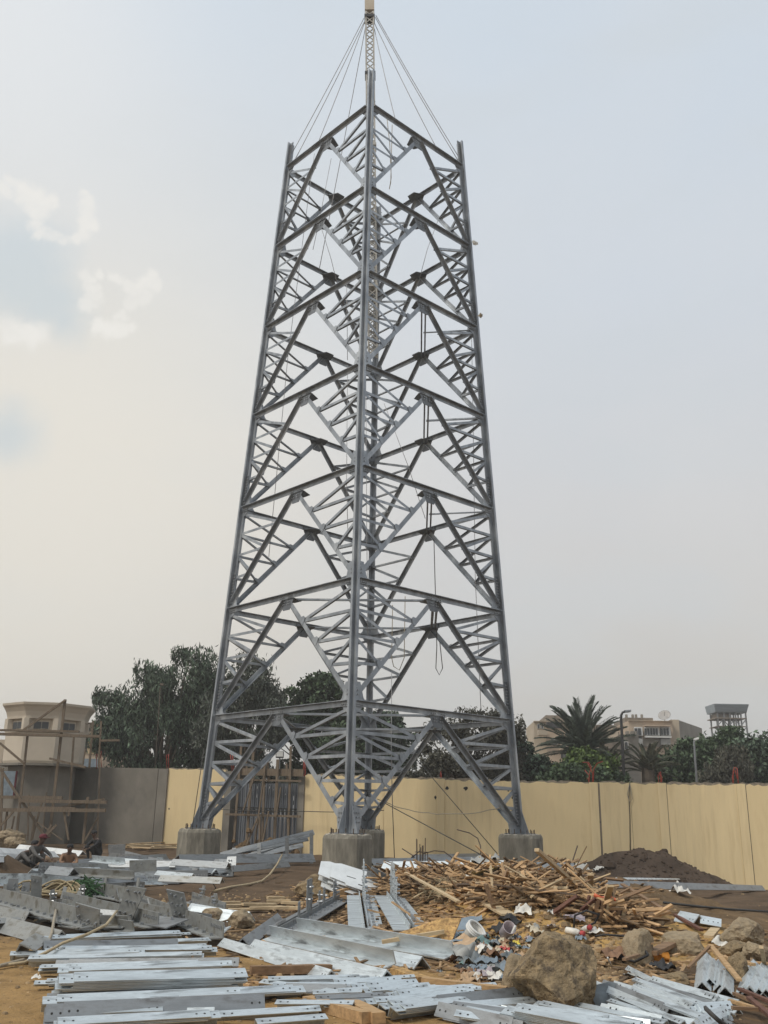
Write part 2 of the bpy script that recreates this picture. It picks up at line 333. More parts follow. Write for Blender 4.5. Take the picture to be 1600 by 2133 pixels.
# ------------------------------------------------------------------ ground sheets
def gridmesh(name, xs, ys, hf, mat, sandf):
    X, Y = np.meshgrid(xs, ys); Z = hf(X, Y); nx, ny = len(xs), len(ys)
    V = np.stack([X.ravel(), Y.ravel(), Z.ravel()], 1); me = bpy.data.meshes.new(name)
    i = (np.arange(ny - 1)[:, None] * nx + np.arange(nx - 1)[None]).ravel()
    me.from_pydata(V.tolist(), [], np.stack([i, i + 1, i + nx + 1, i + nx], 1).tolist()); me.materials.append(M[mat])
    at = me.attributes.new('sand', 'FLOAT', 'POINT'); at.data.foreach_set('value', np.clip(sandf(V[:, 0], V[:, 1]), 0, 1).astype(np.float32))
    me.polygons.foreach_set('use_smooth', [True] * len(me.polygons)); me.update()
    o = bpy.data.objects.new(name, me); COL.objects.link(o); o['kind'] = 'structure'; return o
_xs = np.concatenate([-np.geomspace(2000, 15.5, 26), np.arange(-15, 17, .11), np.geomspace(17.5, 2000, 26)])
_ys = np.concatenate([[-2000, -600, -150, -40, -10, 0, 4], np.geomspace(6, 50, 270), np.geomspace(52, 3000, 30)])
gridmesh('ground', _xs, _ys, Hbase, 'soil', lambda x, y: .85 * ss(17, 11.5, y) * ss(3.5, -1.0, x) + .25 * ss(16, 12, y) + .12 * ss(22, 14, y))
tag(gridmesh('debris_mound', np.arange(-3, 9.2, .09), np.arange(10.5, 30, .1), lambda x, y: Hbase(x, y) + Hmound(x, y) - np.where((x < -2.9) | (x > 9) | (y < 10.6) | (y > 29.8), .3, 0), 'mound_soil',
         lambda x, y: bump(x, y, 2.8, 15.4, 2.5, 2.5, 1.0) + bump(x, y, 1.8, 18.6, 1.2, 1.5, .8) + bump(x, y, 4.6, 15.5, 1.0, 1.5, .5)), 'brown heap of soil and sand under the scrap wood in the middle foreground')
tag(gridmesh('dirt_mound', np.arange(5, 17, .1), np.arange(36.5, 42.2, .1), lambda x, y: Hbase(x, y) + Hdark(x, y) - np.where((x < 5.1) | (x > 16.8) | (y < 36.6), .3, 0), 'dark_soil',
         lambda x, y: x * 0), 'dark brown pile of earth against the yellow wall')
# ------------------------------------------------------------------ haze in the air
_hz = MB().box(Matrix(), (-2100, -2100, -3.2), (2100, 3100, 47)).build('haze', 'wall_core', ctr=False)
_hm = bpy.data.materials.new('haze_air'); _hm.use_nodes = True; _hn = _hm.node_tree.nodes; _hn.remove(_hn['Principled BSDF']); _hv = _hn.new('ShaderNodeVolumePrincipled')
_hv.inputs['Color'].default_value = (1, .98, .945, 1); _hv.inputs['Density'].default_value = .0011; _hv.inputs['Anisotropy'].default_value = .2; _hm.node_tree.links.new(_hv.outputs[0], _hn['Material Output'].inputs['Volume'])
_hz.data.materials.clear(); _hz.data.materials.append(_hm); _hz['kind'] = 'stuff'
# ------------------------------------------------------------------ the pylon
TC = Vector((-.740, 37.95, 1.233)); TB, TT, TPHI = 6.108, .0639, -.0391
STEP = [4.154, 4.308, 4.354, 4.268, 4.317, 4.221, 4.409]; LEV = [0.0]
for q in STEP: LEV.append(LEV[-1] + q)
KA = {'F': -90, 'R': 0, 'B': 90, 'L': 180}
def corner(z, k):
    a = TPHI + math.radians(KA[k]); r = TB - TT * z
    return TC + Vector((r * math.cos(a), r * math.sin(a), z))
tower = empty('lattice_pylon', TC, 'tall half built grey lattice steel pylon standing on four concrete plinths', 'pylon')
def face_normal(k0, k1):
    m = (corner(0, k0) + corner(0, k1)) / 2 - TC; m.z = 0; return m.normalized()
FACES = [('F', 'L'), ('F', 'R'), ('L', 'B'), ('R', 'B')]
strut_jobs = []
def member(name, p0, p1, w, t, nrm, shift=0.0, mat='tower_steel', flip=False, top=0):
    p0, p1 = Vector(p0), Vector(p1); x = (p1 - p0).normalized(); n = (nrm - x * nrm.dot(x)).normalized(); y = n.cross(x)
    if y.z < 0 and not flip: y = -y; 
    Mx = Matrix(((x.x, y.x, n.x, p0.x), (x.y, y.y, n.y, p0.y), (x.z, y.z, n.z, p0.z), (0, 0, 0, 1)))
    L = (p1 - p0).length
    # one flange in the face plane, one standing inward
    prof = [(-w / 2, shift), (w / 2, shift), (w / 2, shift - t), (-w / 2 + t, shift - t), (-w / 2 + t, shift - w * .85), (-w / 2, shift - w * .85)]
    if top: q = shift + top * w * .75; prof = [(-w / 2, shift - t), (w / 2 - t, shift - t), (w / 2 - t, q), (w / 2, q), (w / 2, shift), (-w / 2, shift)] if top < 0 else [(-w / 2, shift - t), (w / 2, shift - t), (w / 2, q), (w / 2 - t, q), (w / 2 - t, shift), (-w / 2, shift)]
    return MB().ext(Mx, prof, L).build(name, mat, tower)
TOPX = {'F': 2.1, 'L': 1.55, 'R': 1.55, 'B': 0.9}
def bolts(mb, Mx, us, vs, z, r=.022, mi=1, h=.03):
    for u in us:
        for v in vs: mb.box(Mx, (u - r, v - r, z), (u + r, v + r, z + h), mi)
for k in 'FRBL':
    zt = LEV[7] + TOPX[k]; p0, p1 = corner(0.02, k), corner(zt, k)
    d1, d2 = [(corner(0, b) - corner(0, k)).normalized() for b in {'F': 'LR', 'L': 'FB', 'R': 'FB', 'B': 'LR'}[k]]
    x = (p1 - p0).normalized(); L = (p1 - p0).length; mb = MB()
    for d, e in ((d1, d2), (d2, d1)):          # starred angles: two crossing plates
        y = (d - x * d.dot(x)).normalized(); n = x.cross(y); Mx = Matrix(((x.x, y.x, n.x, p0.x), (x.y, y.y, n.y, p0.y), (x.z, y.z, n.z, p0.z), (0, 0, 0, 1)))
        mb.box(Mx, (0, -.16, -.014), (L, .20, .014))
        mb.box(Mx, (.01, -.165, -.05), (L - .01, -.14, .05))
    mb.build('leg', 'tower_steel', tower)
    for i in range(8):
        if i == 0: u0, u1 = .25, 1.5
        else: u0, u1 = LEV[i] + .25, LEV[i] + 1.55
        if u1 > L: u1 = L - .1
        for d in (d1, d2):
            y = (d - x * d.dot(x)).normalized(); n = x.cross(y)
            if n.dot(corner(0, k) - TC) < 0: n = -n
            Mx = Matrix(((x.x, y.x, n.x, p0.x), (x.y, y.y, n.y, p0.y), (x.z, y.z, n.z, p0.z), (0, 0, 0, 1)))
            sp = MB().box(Mx, (u0, .03, .0145), (u1, .185, .03)); bolts(sp, Mx, np.arange(u0 + .08, u1 - .04, .12), (.07, .145), .03)
            sp.build('splice_plate', ['tower_steel_dark', 'bolt_steel'], tower)
for (a, b) in FACES:
    nrm = face_normal(a, b); back = b == 'B'
    for i in range(1, 8):
        z1, z0 = LEV[i], LEV[i - 1]; A1, B1, A0, B0 = corner(z1, a), corner(z1, b), corner(z0, a), corner(z0, b); ap = (A1 + B1) / 2
        up = (A1 - A0).normalized(); nn_ = (B1 - A1).cross(up).normalized()
        if nn_.dot(nrm) < 0: nn_ = -nn_
        for (P1, P0, Q1) in ((A1, A0, B1), (B1, B0, A1)):
            e = (ap - P1).normalized()
            out_ = -1 if back else 1; member('cross_beam', P1 + e * .14, ap, .19, .02, nn_, .055, top=out_)
            foot = P0 + (P1 - P0) * .075 + e * .22; head = ap - Vector((0, 0, .16)) - e * .10
            k_ = a if P1 is A1 else b; member('diagonal_brace', foot, head, .175, .018, nn_, .012, top=(out_ if (k_ in 'LR') != back else 0))
            hd = head - foot; leg = P1 - P0
            fr = [.24, .47, .71] if i > 1 else [.22, .42, .63, .82]
            prev = P1 - leg * .03
            for q in fr:
                on_d = head - hd * q; on_l = P1 - leg * (q * .93 + .02)
                strut_jobs.append((on_d, on_l, nn_)); strut_jobs.append((on_d, prev, nn_)); prev = on_l
                hx_ = hd.normalized(); hy_ = nn_.cross(hx_); hy_ = hy_ if hy_.dot(P1 - on_d) > 0 else -hy_
                Mg = Matrix(((hx_.x, hy_.x, nn_.x, on_d.x), (hx_.y, hy_.y, nn_.y, on_d.y), (hx_.z, hy_.z, nn_.z, on_d.z), (0, 0, 0, 1)))
                MB().poly(Mg @ T(0, 0, .018), [(-.16, -.06), (.16, -.06), (.13, .10), (.05, .22), (-.06, .22), (-.13, .10)], .012).build('gusset_plate', 'tower_steel', tower)
            # gusset at the leg
            g = MB(); xx = e; yy = nn_.cross(xx); yy = yy if yy.z > 0 else -yy
            Mx = Matrix(((xx.x, yy.x, nn_.x, P1.x), (xx.y, yy.y, nn_.y, P1.y), (xx.z, yy.z, nn_.z, P1.z), (0, 0, 0, 1)))
            top = .75 if i < 7 else .2
            g.poly(Mx, [(.03, -.42), (.42, -.16), (.62, .12), (.52, .22), (.38, top), (.03, top)], .022)
            bolts(g, Mx, (.18, .27, .36, .45), (-.03, .09), .067 - .0, .02); bolts(g, Mx, (.16, .26), (.32, .46), .011, .02)
            g.build('gusset_plate', ['tower_steel', 'bolt_steel'], tower)
        e = (B1 - A1).normalized(); yy = nn_.cross(e); yy = yy if yy.z > 0 else -yy
        Mx = Matrix(((e.x, yy.x, nn_.x, ap.x), (e.y, yy.y, nn_.y, ap.y), (e.z, yy.z, nn_.z, ap.z), (0, 0, 0, 1)))
        g = MB().poly(Mx, [(-.40, .11), (.40, .11), (.40, -.14), (.2, -.52), (-.2, -.52), (-.40, -.14)], .02)
        bolts(g, Mx, (-.34, -.25, -.16, .16, .25, .34), (-.04, .05), .057, .02); bolts(g, Mx, (-.2, -.1, .1, .2), (-.3, -.2), .03, .02)
        g.build('gusset_plate', ['tower_steel_dark', 'bolt_steel'], tower)
        iw = -Vector((nrm.x, nrm.y, 0)); ex = Vector((e.x, e.y, 0)).normalized()
        Mh = Matrix(((ex.x, iw.x, 0, ap.x), (ex.y, iw.y, 0, ap.y), (0, 0, 1, ap.z - .11), (0, 0, 0, 1)))
        MB().poly(Mh, [(-.48, -.02), (.48, -.02), (.22, .52), (-.22, .52)], .018).build('plan_plate', 'tower_steel_dark', tower)
    for (P, other) in ((a, b), (b, a)):        # flared base gussets
        P0 = corner(0, P); e = (corner(0, other) - P0).normalized(); up = (corner(4, P) - P0).normalized(); n = e.cross(up).normalized(); n = n if n.dot(nrm) > 0 else -n
        yy = n.cross(e); yy = yy if yy.z > 0 else -yy
        Mx = Matrix(((e.x, yy.x, n.x, P0.x), (e.y, yy.y, n.y, P0.y), (e.z, yy.z, n.z, P0.z), (0, 0, 0, 1)))
        g = MB().poly(Mx, [(.02, .02), (.50, .02), (.62, .75), (.34, .85), (.02, 1.1)], .024); bolts(g, Mx, (.25, .36, .47), (.35, .5, .64), .03, .02)
        g.poly(Mx, [(-.45, .02), (-.02, .02), (-.02, .95), (-.1, .95)], .02)
        g.build('gusset_plate', ['tower_steel', 'bolt_steel'], tower)
strut_jobs.sort(key=lambda j: -((j[0] - j[1]).length / ((j[0] + j[1]) / 2 - CAM).length))
for j in strut_jobs[:296]: member('strut', j[0], j[1], .108, .012, j[2], -.006, flip=True)
if len(strut_jobs) > 296:
    mb = MB()
    for p0, p1, n in strut_jobs[296:]: mb.bar(p0 - n * .05, p1 - n * .05, .10, .08, n)
    mb.build('strut_bundle', 'tower_steel', tower, kind='stuff')
def apex(i, a, b): return (corner(LEV[i], a) + corner(LEV[i], b)) / 2 - Vector((0, 0, .13))
DN = Vector((0, 0, -1))
for i in (1, 2):
    for (f, g) in ((('F', 'L'), ('F', 'R')), (('L', 'B'), ('R', 'B')), (('F', 'L'), ('L', 'B')), (('F', 'R'), ('R', 'B'))):
        member('plan_brace', apex(i, *f), apex(i, *g), .11, .014, DN)
for i in (3, 4, 5): 
    P, Q = apex(i, 'F', 'R'), apex(i, 'R', 'B'); e = Vector((.08, 0, 0))
    member('plan_brace', P - e, Q - e, .07, .012, DN); member('plan_brace', P + e, Q + e, .07, .012, DN)
    member('plan_brace', (P + Q) / 2, corner(LEV[i], 'R'), .08, .012, DN)
P, Q = apex(2, 'F', 'R'), apex(2, 'R', 'B'); member('plan_brace', P + Vector((.15, 0, 0)), Q + Vector((.15, 0, 0)), .09, .014, DN)
# concrete plinths
PL = {'F': ('bulky concrete plinth under the nearest pylon leg behind the white plate stack', 1.62), 'L': ('board marked concrete plinth under the left pylon leg', 1.62),
      'R': ('concrete plinth under the right pylon leg rising from the scrap wood', 1.66), 'B': ('rear concrete plinth half hidden behind the front plinth', 1.62)}
for k in 'FLRB':
    c = corner(0, k); g0 = Hs(c.x, c.y) - .35; lab, dia = PL[k]; n = 48; rs = random.Random(ord(k))
    pl = empty('concrete_plinth', (c.x, c.y, g0), lab, 'plinth', 'concrete plinths of the pylon'); mb = MB(); rr = []
    for a in range(n):
        ang = 2 * math.pi * a / n; q = math.radians(45); oct_ = math.cos(math.pi / 8) / math.cos(((ang + math.pi / 8) % q) - math.pi / 8)
        rr.append(dia / 2 * 1.04 * oct_ + rs.uniform(-.008, .006))
    zs = [g0, g0 + .6, 1.233 - .14, 1.233 - .04, 1.233]; 
    for zi, z in enumerate(zs):
        for a in range(n):
            ang = 2 * math.pi * a / n; r = rr[a] - (.0, .0, .0, .02, .07)[zi] - (rs.uniform(0, .035) if zi > 2 else 0)
            mb.v.append((c.x + r * math.cos(ang), c.y + r * math.sin(ang), z + (rs.uniform(-.03, .015) if zi > 2 else 0)))
    for zi in range(4):
        for a in range(n): mb.f.append((zi * n + a, zi * n + (a + 1) % n, (zi + 1) * n + (a + 1) % n, (zi + 1) * n + a)); mb.m.append(0)
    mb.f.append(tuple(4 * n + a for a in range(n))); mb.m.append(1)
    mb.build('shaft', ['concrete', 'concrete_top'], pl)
    for a in range(14):
        ang = 2 * math.pi * (a + .3) / 14; MB().lathe((c.x + .54 * math.cos(ang), c.y + .54 * math.sin(ang), 1.2), [(.017, 0), (.017, .17 + rs.uniform(0, .05))], 6).build('anchor_bolt', 'rebar', pl)
    MB().box(T(c.x, c.y, 1.236) @ R(math.degrees(TPHI) + 45, 'Z'), (-.42, -.42, 0), (.42, .42, .03)).build('base_plate', 'tower_steel_dark', pl)
# derrick mast inside the pylon
ax = lambda z: TC + Vector((0, 0, z))
mb0 = U(777, 742, Y=37.6); mb1 = U(770, 30, Y=37.6)
mast = empty('derrick_mast', mb0, 'slim tan lattice derrick mast rising above the top of the pylon', 'mast')
Fm = frame(mb0, mb1); Lm = (mb1 - mb0).length; hw = .19
cs = [(-hw, -hw), (hw, -hw), (hw, hw), (-hw, hw)]
for y, z in cs: MB().ext(Fm, [(y + .038 * a, z + .038 * b) for a, b in ((-1, -1), (1, -1), (1, 1), (-1, 1))], Lm).build('chord', 'mast_steel', mast)
mb = MB(); ns = int(Lm / .36)
for i in range(ns):
    for j in range(4):
        a, b = cs[j], cs[(j + 1) % 4]; u0, u1 = Lm * i / ns, Lm * (i + 1) / ns
        if i % 2: a, b = b, a
        mb.bar(Fm @ Vector((u0, *a)), Fm @ Vector((u1, *b)), .042)
        if j % 2 == 0: mb.bar(Fm @ Vector((u1, *a)), Fm @ Vector((u0, *b)), .036)
mb.build('lacing', 'mast_steel', mast, kind='stuff')
for u in (.18, .38, .58, .8, .985): MB().box(Fm, (Lm * u - .07, -.26, -.26), (Lm * u + .07, .26, .26)).build('collar', 'lamp_black' if u > .7 else 'mast_steel', mast)
MB().box(Fm, (Lm + .08, -.24, -.24), (Lm + .7, .24, .24)).ext(Fm @ T(Lm + .7, 0, 0), [(-.16, -.16), (.16, -.16), (.16, .16), (-.16, .16)], .35).build('head_cap', 'cream_render', mast)
MB().box(Fm, (Lm + 1.05, -.1, -.14), (Lm + 1.4, .1, .14)).build('pulley_block', 'rust', mast)
# guy ropes from the mast head
mt = lambda px, py: U(px, py, Y=37.6)
gl = 'guy ropes of the derrick mast'
for a, b, lab in [((758, 38), corner(LEV[7] + .7, 'L'), 'outermost left guy rope from mast head to left pylon leg'),
                  ((759, 45), corner(LEV[7] + .25, 'L') + Vector((.25, -.2, 0)), 'left guy rope just inside the outermost one, tied below the left leg tip'),
                  ((762, 40), corner(LEV[7], 'L').lerp(corner(LEV[7], 'F'), .36), 'thin guy rope from mast head to the front left cross beam'),
                  ((764, 42), corner(LEV[6], 'L').lerp(corner(LEV[6], 'B'), .4), 'thin rope falling steeply left of the mast into the pylon'),
                  ((783, 32), corner(LEV[7] + .45, 'R'), 'outermost right guy rope from mast head to right pylon leg'),
                  ((782, 36), corner(LEV[7] + .3, 'R') + Vector((-.12, -.1, 0)), 'right guy rope running close beside the outermost one'),
                  ((780, 48), corner(LEV[7], 'R').lerp(corner(LEV[7], 'F'), .26), 'thin guy rope from mast head to the front right cross beam'),
                  ((780, 60), corner(LEV[7], 'R').lerp(corner(LEV[7], 'F'), .73), 'short steep rope from mast to beam right of the front leg')]:
    tubething('guy_rope', sag(mt(*a), b, .12, 10), .019, 'guy', lab, 'rope', gl)
# ------------------------------------------------------------------ boundary walls
WP = Vector((0, 46.7, 0)); WD = Vector((1, -.39, 0)).normalized(); WN = Vector((WD.y, -WD.x, 0))   # WN faces the camera
if WN.y > 0: WN = -WN
def onwall(px, py, fwd=0.0):
    d = pixdir(px, py); P = WP + WN * fwd; return CAM + d * ((P - CAM).dot(WN) / d.dot(WN))
def wtop(px): return float(np.interp(px, [-200, 205, 350, 480, 640, 850, 1075, 1240, 1400, 1540, 1700, 2100], [1592, 1598, 1601, 1604, 1613, 1621, 1628, 1630, 1632, 1634, 1636, 1640]))
def wall_slab(name, px0, px1, mat, parent, thick=.22, fwd=0.0, jag=.07, seed=0, dz=0.0, base_drop=.5):
    rs = random.Random(seed); A = onwall(px0, wtop(px0), fwd); B = onwall(px1, wtop(px1), fwd); n = max(2, int((B - A).length / .16)); top = []
    for i in range(n + 1):
        p = onwall(px0 + (px1 - px0) * i / n, wtop(px0 + (px1 - px0) * i / n), fwd)
        top.append(Vector((p.x, p.y, p.z + dz + (rs.uniform(-jag, jag * .4) if jag else 0))))
    mb = MB(); k = len(top); V = []
    for p in top: V += [p, Vector((p.x, p.y, Hs(p.x, p.y) - base_drop))]
    V += [v - WN * thick for v in V[:]]; F = []
    for i in range(k - 1):
        a = 2 * i; o = 2 * k; F += [(a, a + 2, a + 3, a + 1)[::-1], (o + a, o + a + 1, o + a + 3, o + a + 2)[::-1], (a, o + a, o + a + 2, a + 2)[::-1]]
    F += [(0, 1, 2 * k + 1, 2 * k)[::-1], (2 * k - 2, 4 * k - 2, 4 * k - 1, 2 * k - 1)[::-1]]
    mb.add(V, F); return mb.build(name, mat, parent)
p = onwall(1000, 1700); yw = empty('boundary_wall', (p.x, p.y, 0), 'long yellow rendered boundary wall with vertical joints behind the pylon', 'wall')
segs = [(352, 470), (636, 800.6), (801.2, 909.2), (925.8, 1072), (1072.6, 1226.6), (1246, 1311.6), (1312.4, 1368.8), (1387.8, 1533.2), (1552.8, 1693.2), (1712.3, 2100)]
for i, (a, b) in enumerate(segs): wall_slab('wall_panel', a, b, 'wall_yellow' if i % 2 else 'wall_yellow_streak', yw, seed=i)
for i, (a, b) in enumerate([(909.4, 925.6), (1226.8, 1244.8), (1369, 1387), (1533.5, 1552), (1693.5, 1712)]): wall_slab('post', a, b, 'wall_yellow', yw, .30, .035, .02, 50 + i, .02)
for i, (px, dz) in enumerate([(1245.2, .0), (1386.6, 0), (1551.8, 0)]):     # raw concrete edge of the joints
    wall_slab('joint_filler', px, px + (3.6 if px < 1300 else 1.6), 'bldg_brown', yw, .1, .006, .03, 80 + i, -.02)
wall_slab('coping', 640, 2100, 'wall_core', yw, .16, -.05, .07, 99, .07)
wall_slab('coping', 352, 470, 'wall_core', yw, .16, -.05, .05, 98, .05)
for px, py, r in [(931, 1642, .085), (970, 1642, .10), (907, 1661, .08), (1059, 1646, .07), (1068, 1662, .06), (1249, 1712, .05), (352, 1685, .05)]:
    c = onwall(px, py, .003); rs = random.Random(px); x = WD; z = Vector((0, 0, 1)); Mx = Matrix(((x.x, z.x, WN.x, c.x), (x.y, z.y, WN.y, c.y), (x.z, z.z, WN.z, c.z), (0, 0, 0, 1)))
    pts = [(r * rs.uniform(.6, 1.25) * math.cos(q), r * rs.uniform(.6, 1.2) * math.sin(q)) for q in np.linspace(0, 2 * math.pi, 9)[:-1]]
    MB().poly(Mx, pts, .008).build('hole_patch', 'hole', yw)
p = onwall(280, 1700); gw = empty('plastered_wall', (p.x, p.y, 0), 'bare grey plastered wall between the guard tower and the yellow wall', 'wall')
wall_slab('wall_panel', 208, 330, 'wall_grey', gw, jag=.008, seed=31); wall_slab('post', 331, 350, 'wall_grey', gw, .3, .10, .008, 32, .0); wall_slab('wall_panel', -260, 207, 'wall_grey', gw, .22, -.25, .008, 33)
# gate gap: concrete posts, lintel formwork, corrugated sheets
p = onwall(550, 1740); g = empty('sheet_metal_gate', (p.x, p.y, Hs(p.x, p.y)), 'blue grey corrugated metal sheets closing the gap in the yellow wall', 'gate')
wall_slab('post', 470, 484, 'wall_grey', g, .5, .06, 0, 40, -.05); wall_slab('post', 622, 635, 'wall_grey', g, .5, .06, 0, 41, -.1)
for i in range(16):
    px = 486 + i * 8.5; A = onwall(px, 1632, -.45); B = onwall(px + 7.6, 1632, -.45); zb = Hs(A.x, A.y) - .2; mb = MB(); w = (B - A).length
    Mx = Matrix(((WD.x, 0, WN.x, A.x), (WD.y, 0, WN.y, A.y), (0, 1, 0, zb), (0, 0, 0, 1)))
    prof = [(0, 0), (.15, .05), (.5, .05), (.65, 0), (1, 0)]; V = [Mx @ Vector((u * w, 0, d)) for u, d in prof] + [Mx @ Vector((u * w, A.z - zb, d)) for u, d in prof] + [Mx @ Vector((u * w, 0, d - .012)) for u, d in prof] + [Mx @ Vector((u * w, A.z - zb, d - .012)) for u, d in prof]
    F = []
    for q in range(4): F += [(q, q + 1, q + 6, q + 5), (10 + q, 15 + q, 16 + q, 11 + q), (5 + q, 6 + q, 16 + q, 15 + q)]
    mb.add(V, F); mb.build('sheet', 'sheet_blue', g)
for py in (1681, 1686): MB().bar(onwall(486, py, -.36), onwall(622, py + 5, -.36), .05, .05).build('rail', 'lamp_black', g)
tf = empty('timber_formwork', (p.x, p.y, Hs(p.x, p.y)), 'upright timber props and planks nailed across the metal sheet gap', 'formwork')
for (x0, y0, x1, y1, f, w) in [(503, 1552, 487, 1752, .4, .12), (528, 1566, 513, 1757, .45, .13), (552, 1580, 546, 1758, .4, .11), (579, 1582, 571, 1758, .45, .15), (606, 1555, 600, 1756, .42, .11), (513, 1586, 516, 1622, .2, .09), (557, 1584, 560, 1625, .2, .1), (597, 1590, 599, 1625, .2, .1),
                               (534, 1605, 505, 1690, .7, .06), (552, 1600, 530, 1760, .75, .07), (560, 1690, 545, 1760, .8, .07), (536, 1705, 512, 1760, .9, .08), (585, 1640, 575, 1700, .6, .06), (541, 1700, 541, 1760, .8, .1), (600, 1705, 601, 1758, .8, .1)]:
    MB().bar(onwall(x0, y0, f), onwall(x1, y1 + 4, f), w, .06, WN).build('prop', 'timber', tf)
for (x0, y0, x1, y1, f, w) in [(492, 1607, 632, 1610, .3, .34), (488, 1624, 628, 1627, .5, .09), (470, 1696, 626, 1701, .55, .1)]: MB().bar(onwall(x0, y0, f), onwall(x1, y1, f), .06, w).build('plank', 'timber', tf)
# floodlight on its pole behind the formwork
c = onwall(583, 1572, -.8); fl = empty('flood_light', (c.x, c.y, 0), 'small white flood light on a post above the timber formwork', 'lamp')
MB().bar((c.x, c.y, -.3), c, .07).build('post', 'lamp_grey', fl); MB().bar(c - Vector((.2, 0, 0)), c + Vector((.2, 0, 0)), .1, .32).build('housing', 'lamp_black', fl); MB().bar(c - Vector((.17, .06, -.02)), c + Vector((.17, -.06, .02)), .03, .24).build('lens', 'white_paint', fl)
# broken clods and earth behind the props
mb = MB()
for i in range(60):
    px = random.uniform(490, 625); q = onwall(px, 1700, random.uniform(.25, 1.0)); r = random.uniform(.08, .25); z = Hs(q.x, q.y) + abs(random.gauss(0, .35)) * (1.0 if px < 600 else .6)
    mb.lathe((q.x, q.y, z - r), [(r * .4, 0), (r, r * .6), (r * .8, r * 1.4), (r * .2, r * 1.8)], 6, random.random() * 6)
tag(mb.build('rubble', 'mound_soil', kind='stuff'), 'broken clods and rubble heaped inside the timber formwork gap')
# red conduit tufts on the wall top
def tuft(label, px, py0, strands):
    mb = MB()
    for st in strands: mb.tube([onwall(px + a, py0 + b, -.1) for a, b in st], .019, 5)
    tag(mb.build('red_conduit', 'red_pipe', smooth=True), label, 'conduit', 'red conduits sticking up from the wall top')
tuft('curly forked red conduit tuft beside the wall post below the tall palm', 1232, 1632, [[(-5, 4), (-4, -22), (0, -34), (-6, -44), (-18, -44)], [(4, 3), (5, -30), (12, -42), (24, -46)], [(2, 3), (3, -20), (-3, -34), (-8, -42)], [(-6, 0), (-5, -14), (-9, -10), (-5, -6), (-4, -16), (-14, -28)]])
tuft('short red conduit tuft on the wall top between the two street lamps', 1375, 1634, [[(2, 3), (1, -16), (-2, -25), (-4, -18), (-2, 2)], [(3, 2), (4, -14), (1, -27), (2, -10)]])
tuft('looped red conduit on the wall top nearest the right frame edge', 1530, 1634, [[(-2, 2), (-3, -25), (0, -36), (5, -34), (7, -20), (8, 3)], [(-4, 0), (-4, -18), (1, -30), (6, -12)]])
tuft('pair of red conduits at the joint of the grey and yellow walls', 350, 1602, [[(-2, 2), (-3, -28), (-1, -30)], [(2, 2), (1, -24), (2, -31)]])
tuft('red conduit tuft on the wall left of the timber formwork', 484, 1606, [[(0, 2), (-2, -20), (-4, -34)], [(3, 2), (2, -20), (0, -36)]])
tuft('drooping red conduit bundle at the right end of the timber formwork', 632, 1612, [[(0, 2), (2, -20), (-1, -36)], [(-4, 14), (0, -10), (3, -30)], [(-3, 10), (4, 0), (4, -22), (0, -34)]])
tuft('lone thin red conduit on the wall top right of the rear plinth', 918, 1625, [[(0, 2), (-1, -12), (1, -19)], [(2, 2), (1, -15)]])
tuft('red conduits beside the scaffold at the guard tower', 207, 1600, [[(0, 2), (0, -38), (3, -42)], [(-6, 2), (-5, -30)], [(5, 2), (3, -25), (4, -36)]])
# ------------------------------------------------------------------ guard tower
GY = 52.0; gc = U(90, 1592, Y=GY); z_ = lambda py: U(90, py, Y=GY).z
gt = empty('guard_tower', (gc.x, gc.y, 0), 'cream rendered octagonal guard tower with a flared parapet at far left', 'guard tower')
A8 = math.radians(22.5 + 9); cc = (gc.x, gc.y, 0)
MB().lathe(cc, [(2.03, z_(1593)), (2.08, z_(1588)), (2.1, z_(1531))], 8, A8).build('body', 'cream_render', gt)
MB().lathe(cc, [(2.16, z_(1531)), (2.16, z_(1526.5))], 8, A8).build('sill', 'cream_render', gt)
MB().lathe(cc, [(1.92, z_(1526.5)), (1.92, z_(1503))], 8, A8).build('window_band', 'cream_render', gt)
for k in range(8):
    a = A8 + k * math.pi / 4; q = Vector((gc.x + 1.98 * math.cos(a), gc.y + 1.98 * math.sin(a), 0)); am = a + math.pi / 8
    MB().lathe((q.x, q.y, 0), [(.24, z_(1526.5)), (.24, z_(1503))], 6, a).build('pillar', 'cream_render', gt)
    wq = Vector((gc.x + 1.80 * math.cos(am), gc.y + 1.80 * math.sin(am), 0)); Mx = T(wq.x, wq.y, 0) @ Matrix.Rotation(am, 4, 'Z')
    w = MB().box(Mx, (-.05, -.40, z_(1524.5)), (.045, .40, z_(1509))).build('window', 'cream_render', gt)
    MB().box(Mx, (.046, -.38, z_(1524.2)), (.055, -.01, z_(1509.8))).build('pane', 'pane', w); MB().box(Mx, (.046, .015, z_(1523.8)), (.055, .36, z_(1509.8))).build('pane', 'pane', w)
MB().lathe(cc, [(2.12, z_(1503.5)), (2.14, z_(1498)), (2.22, z_(1489)), (2.34, z_(1481)), (2.44, z_(1476.5)), (2.46, z_(1472))], 8, A8).build('parapet', 'cream_render', gt)
MB().lathe(cc, [(2.25, z_(1598)), (2.25, z_(1593.4))], 8, A8).build('slab', 'wall_grey', gt)
MB().lathe(cc, [(1.75, -.5), (1.75, z_(1598.3))], 8, A8).build('shaft', 'wall_grey', gt)
q = U(17, 1640, Y=50.2); Mx = T(q.x, q.y, 0); dr = MB().box(Mx, (-.30, -.04, U(17, 1662, Y=50.2).z), (.30, .04, U(17, 1606, Y=50.2).z)).build('door', 'waste_blue', gt)
MB().box(Mx, (.31, -.05, U(17, 1662, Y=50.2).z), (.38, .05, U(17, 1606, Y=50.2).z)).build('door_frame', 'cap_red', dr)
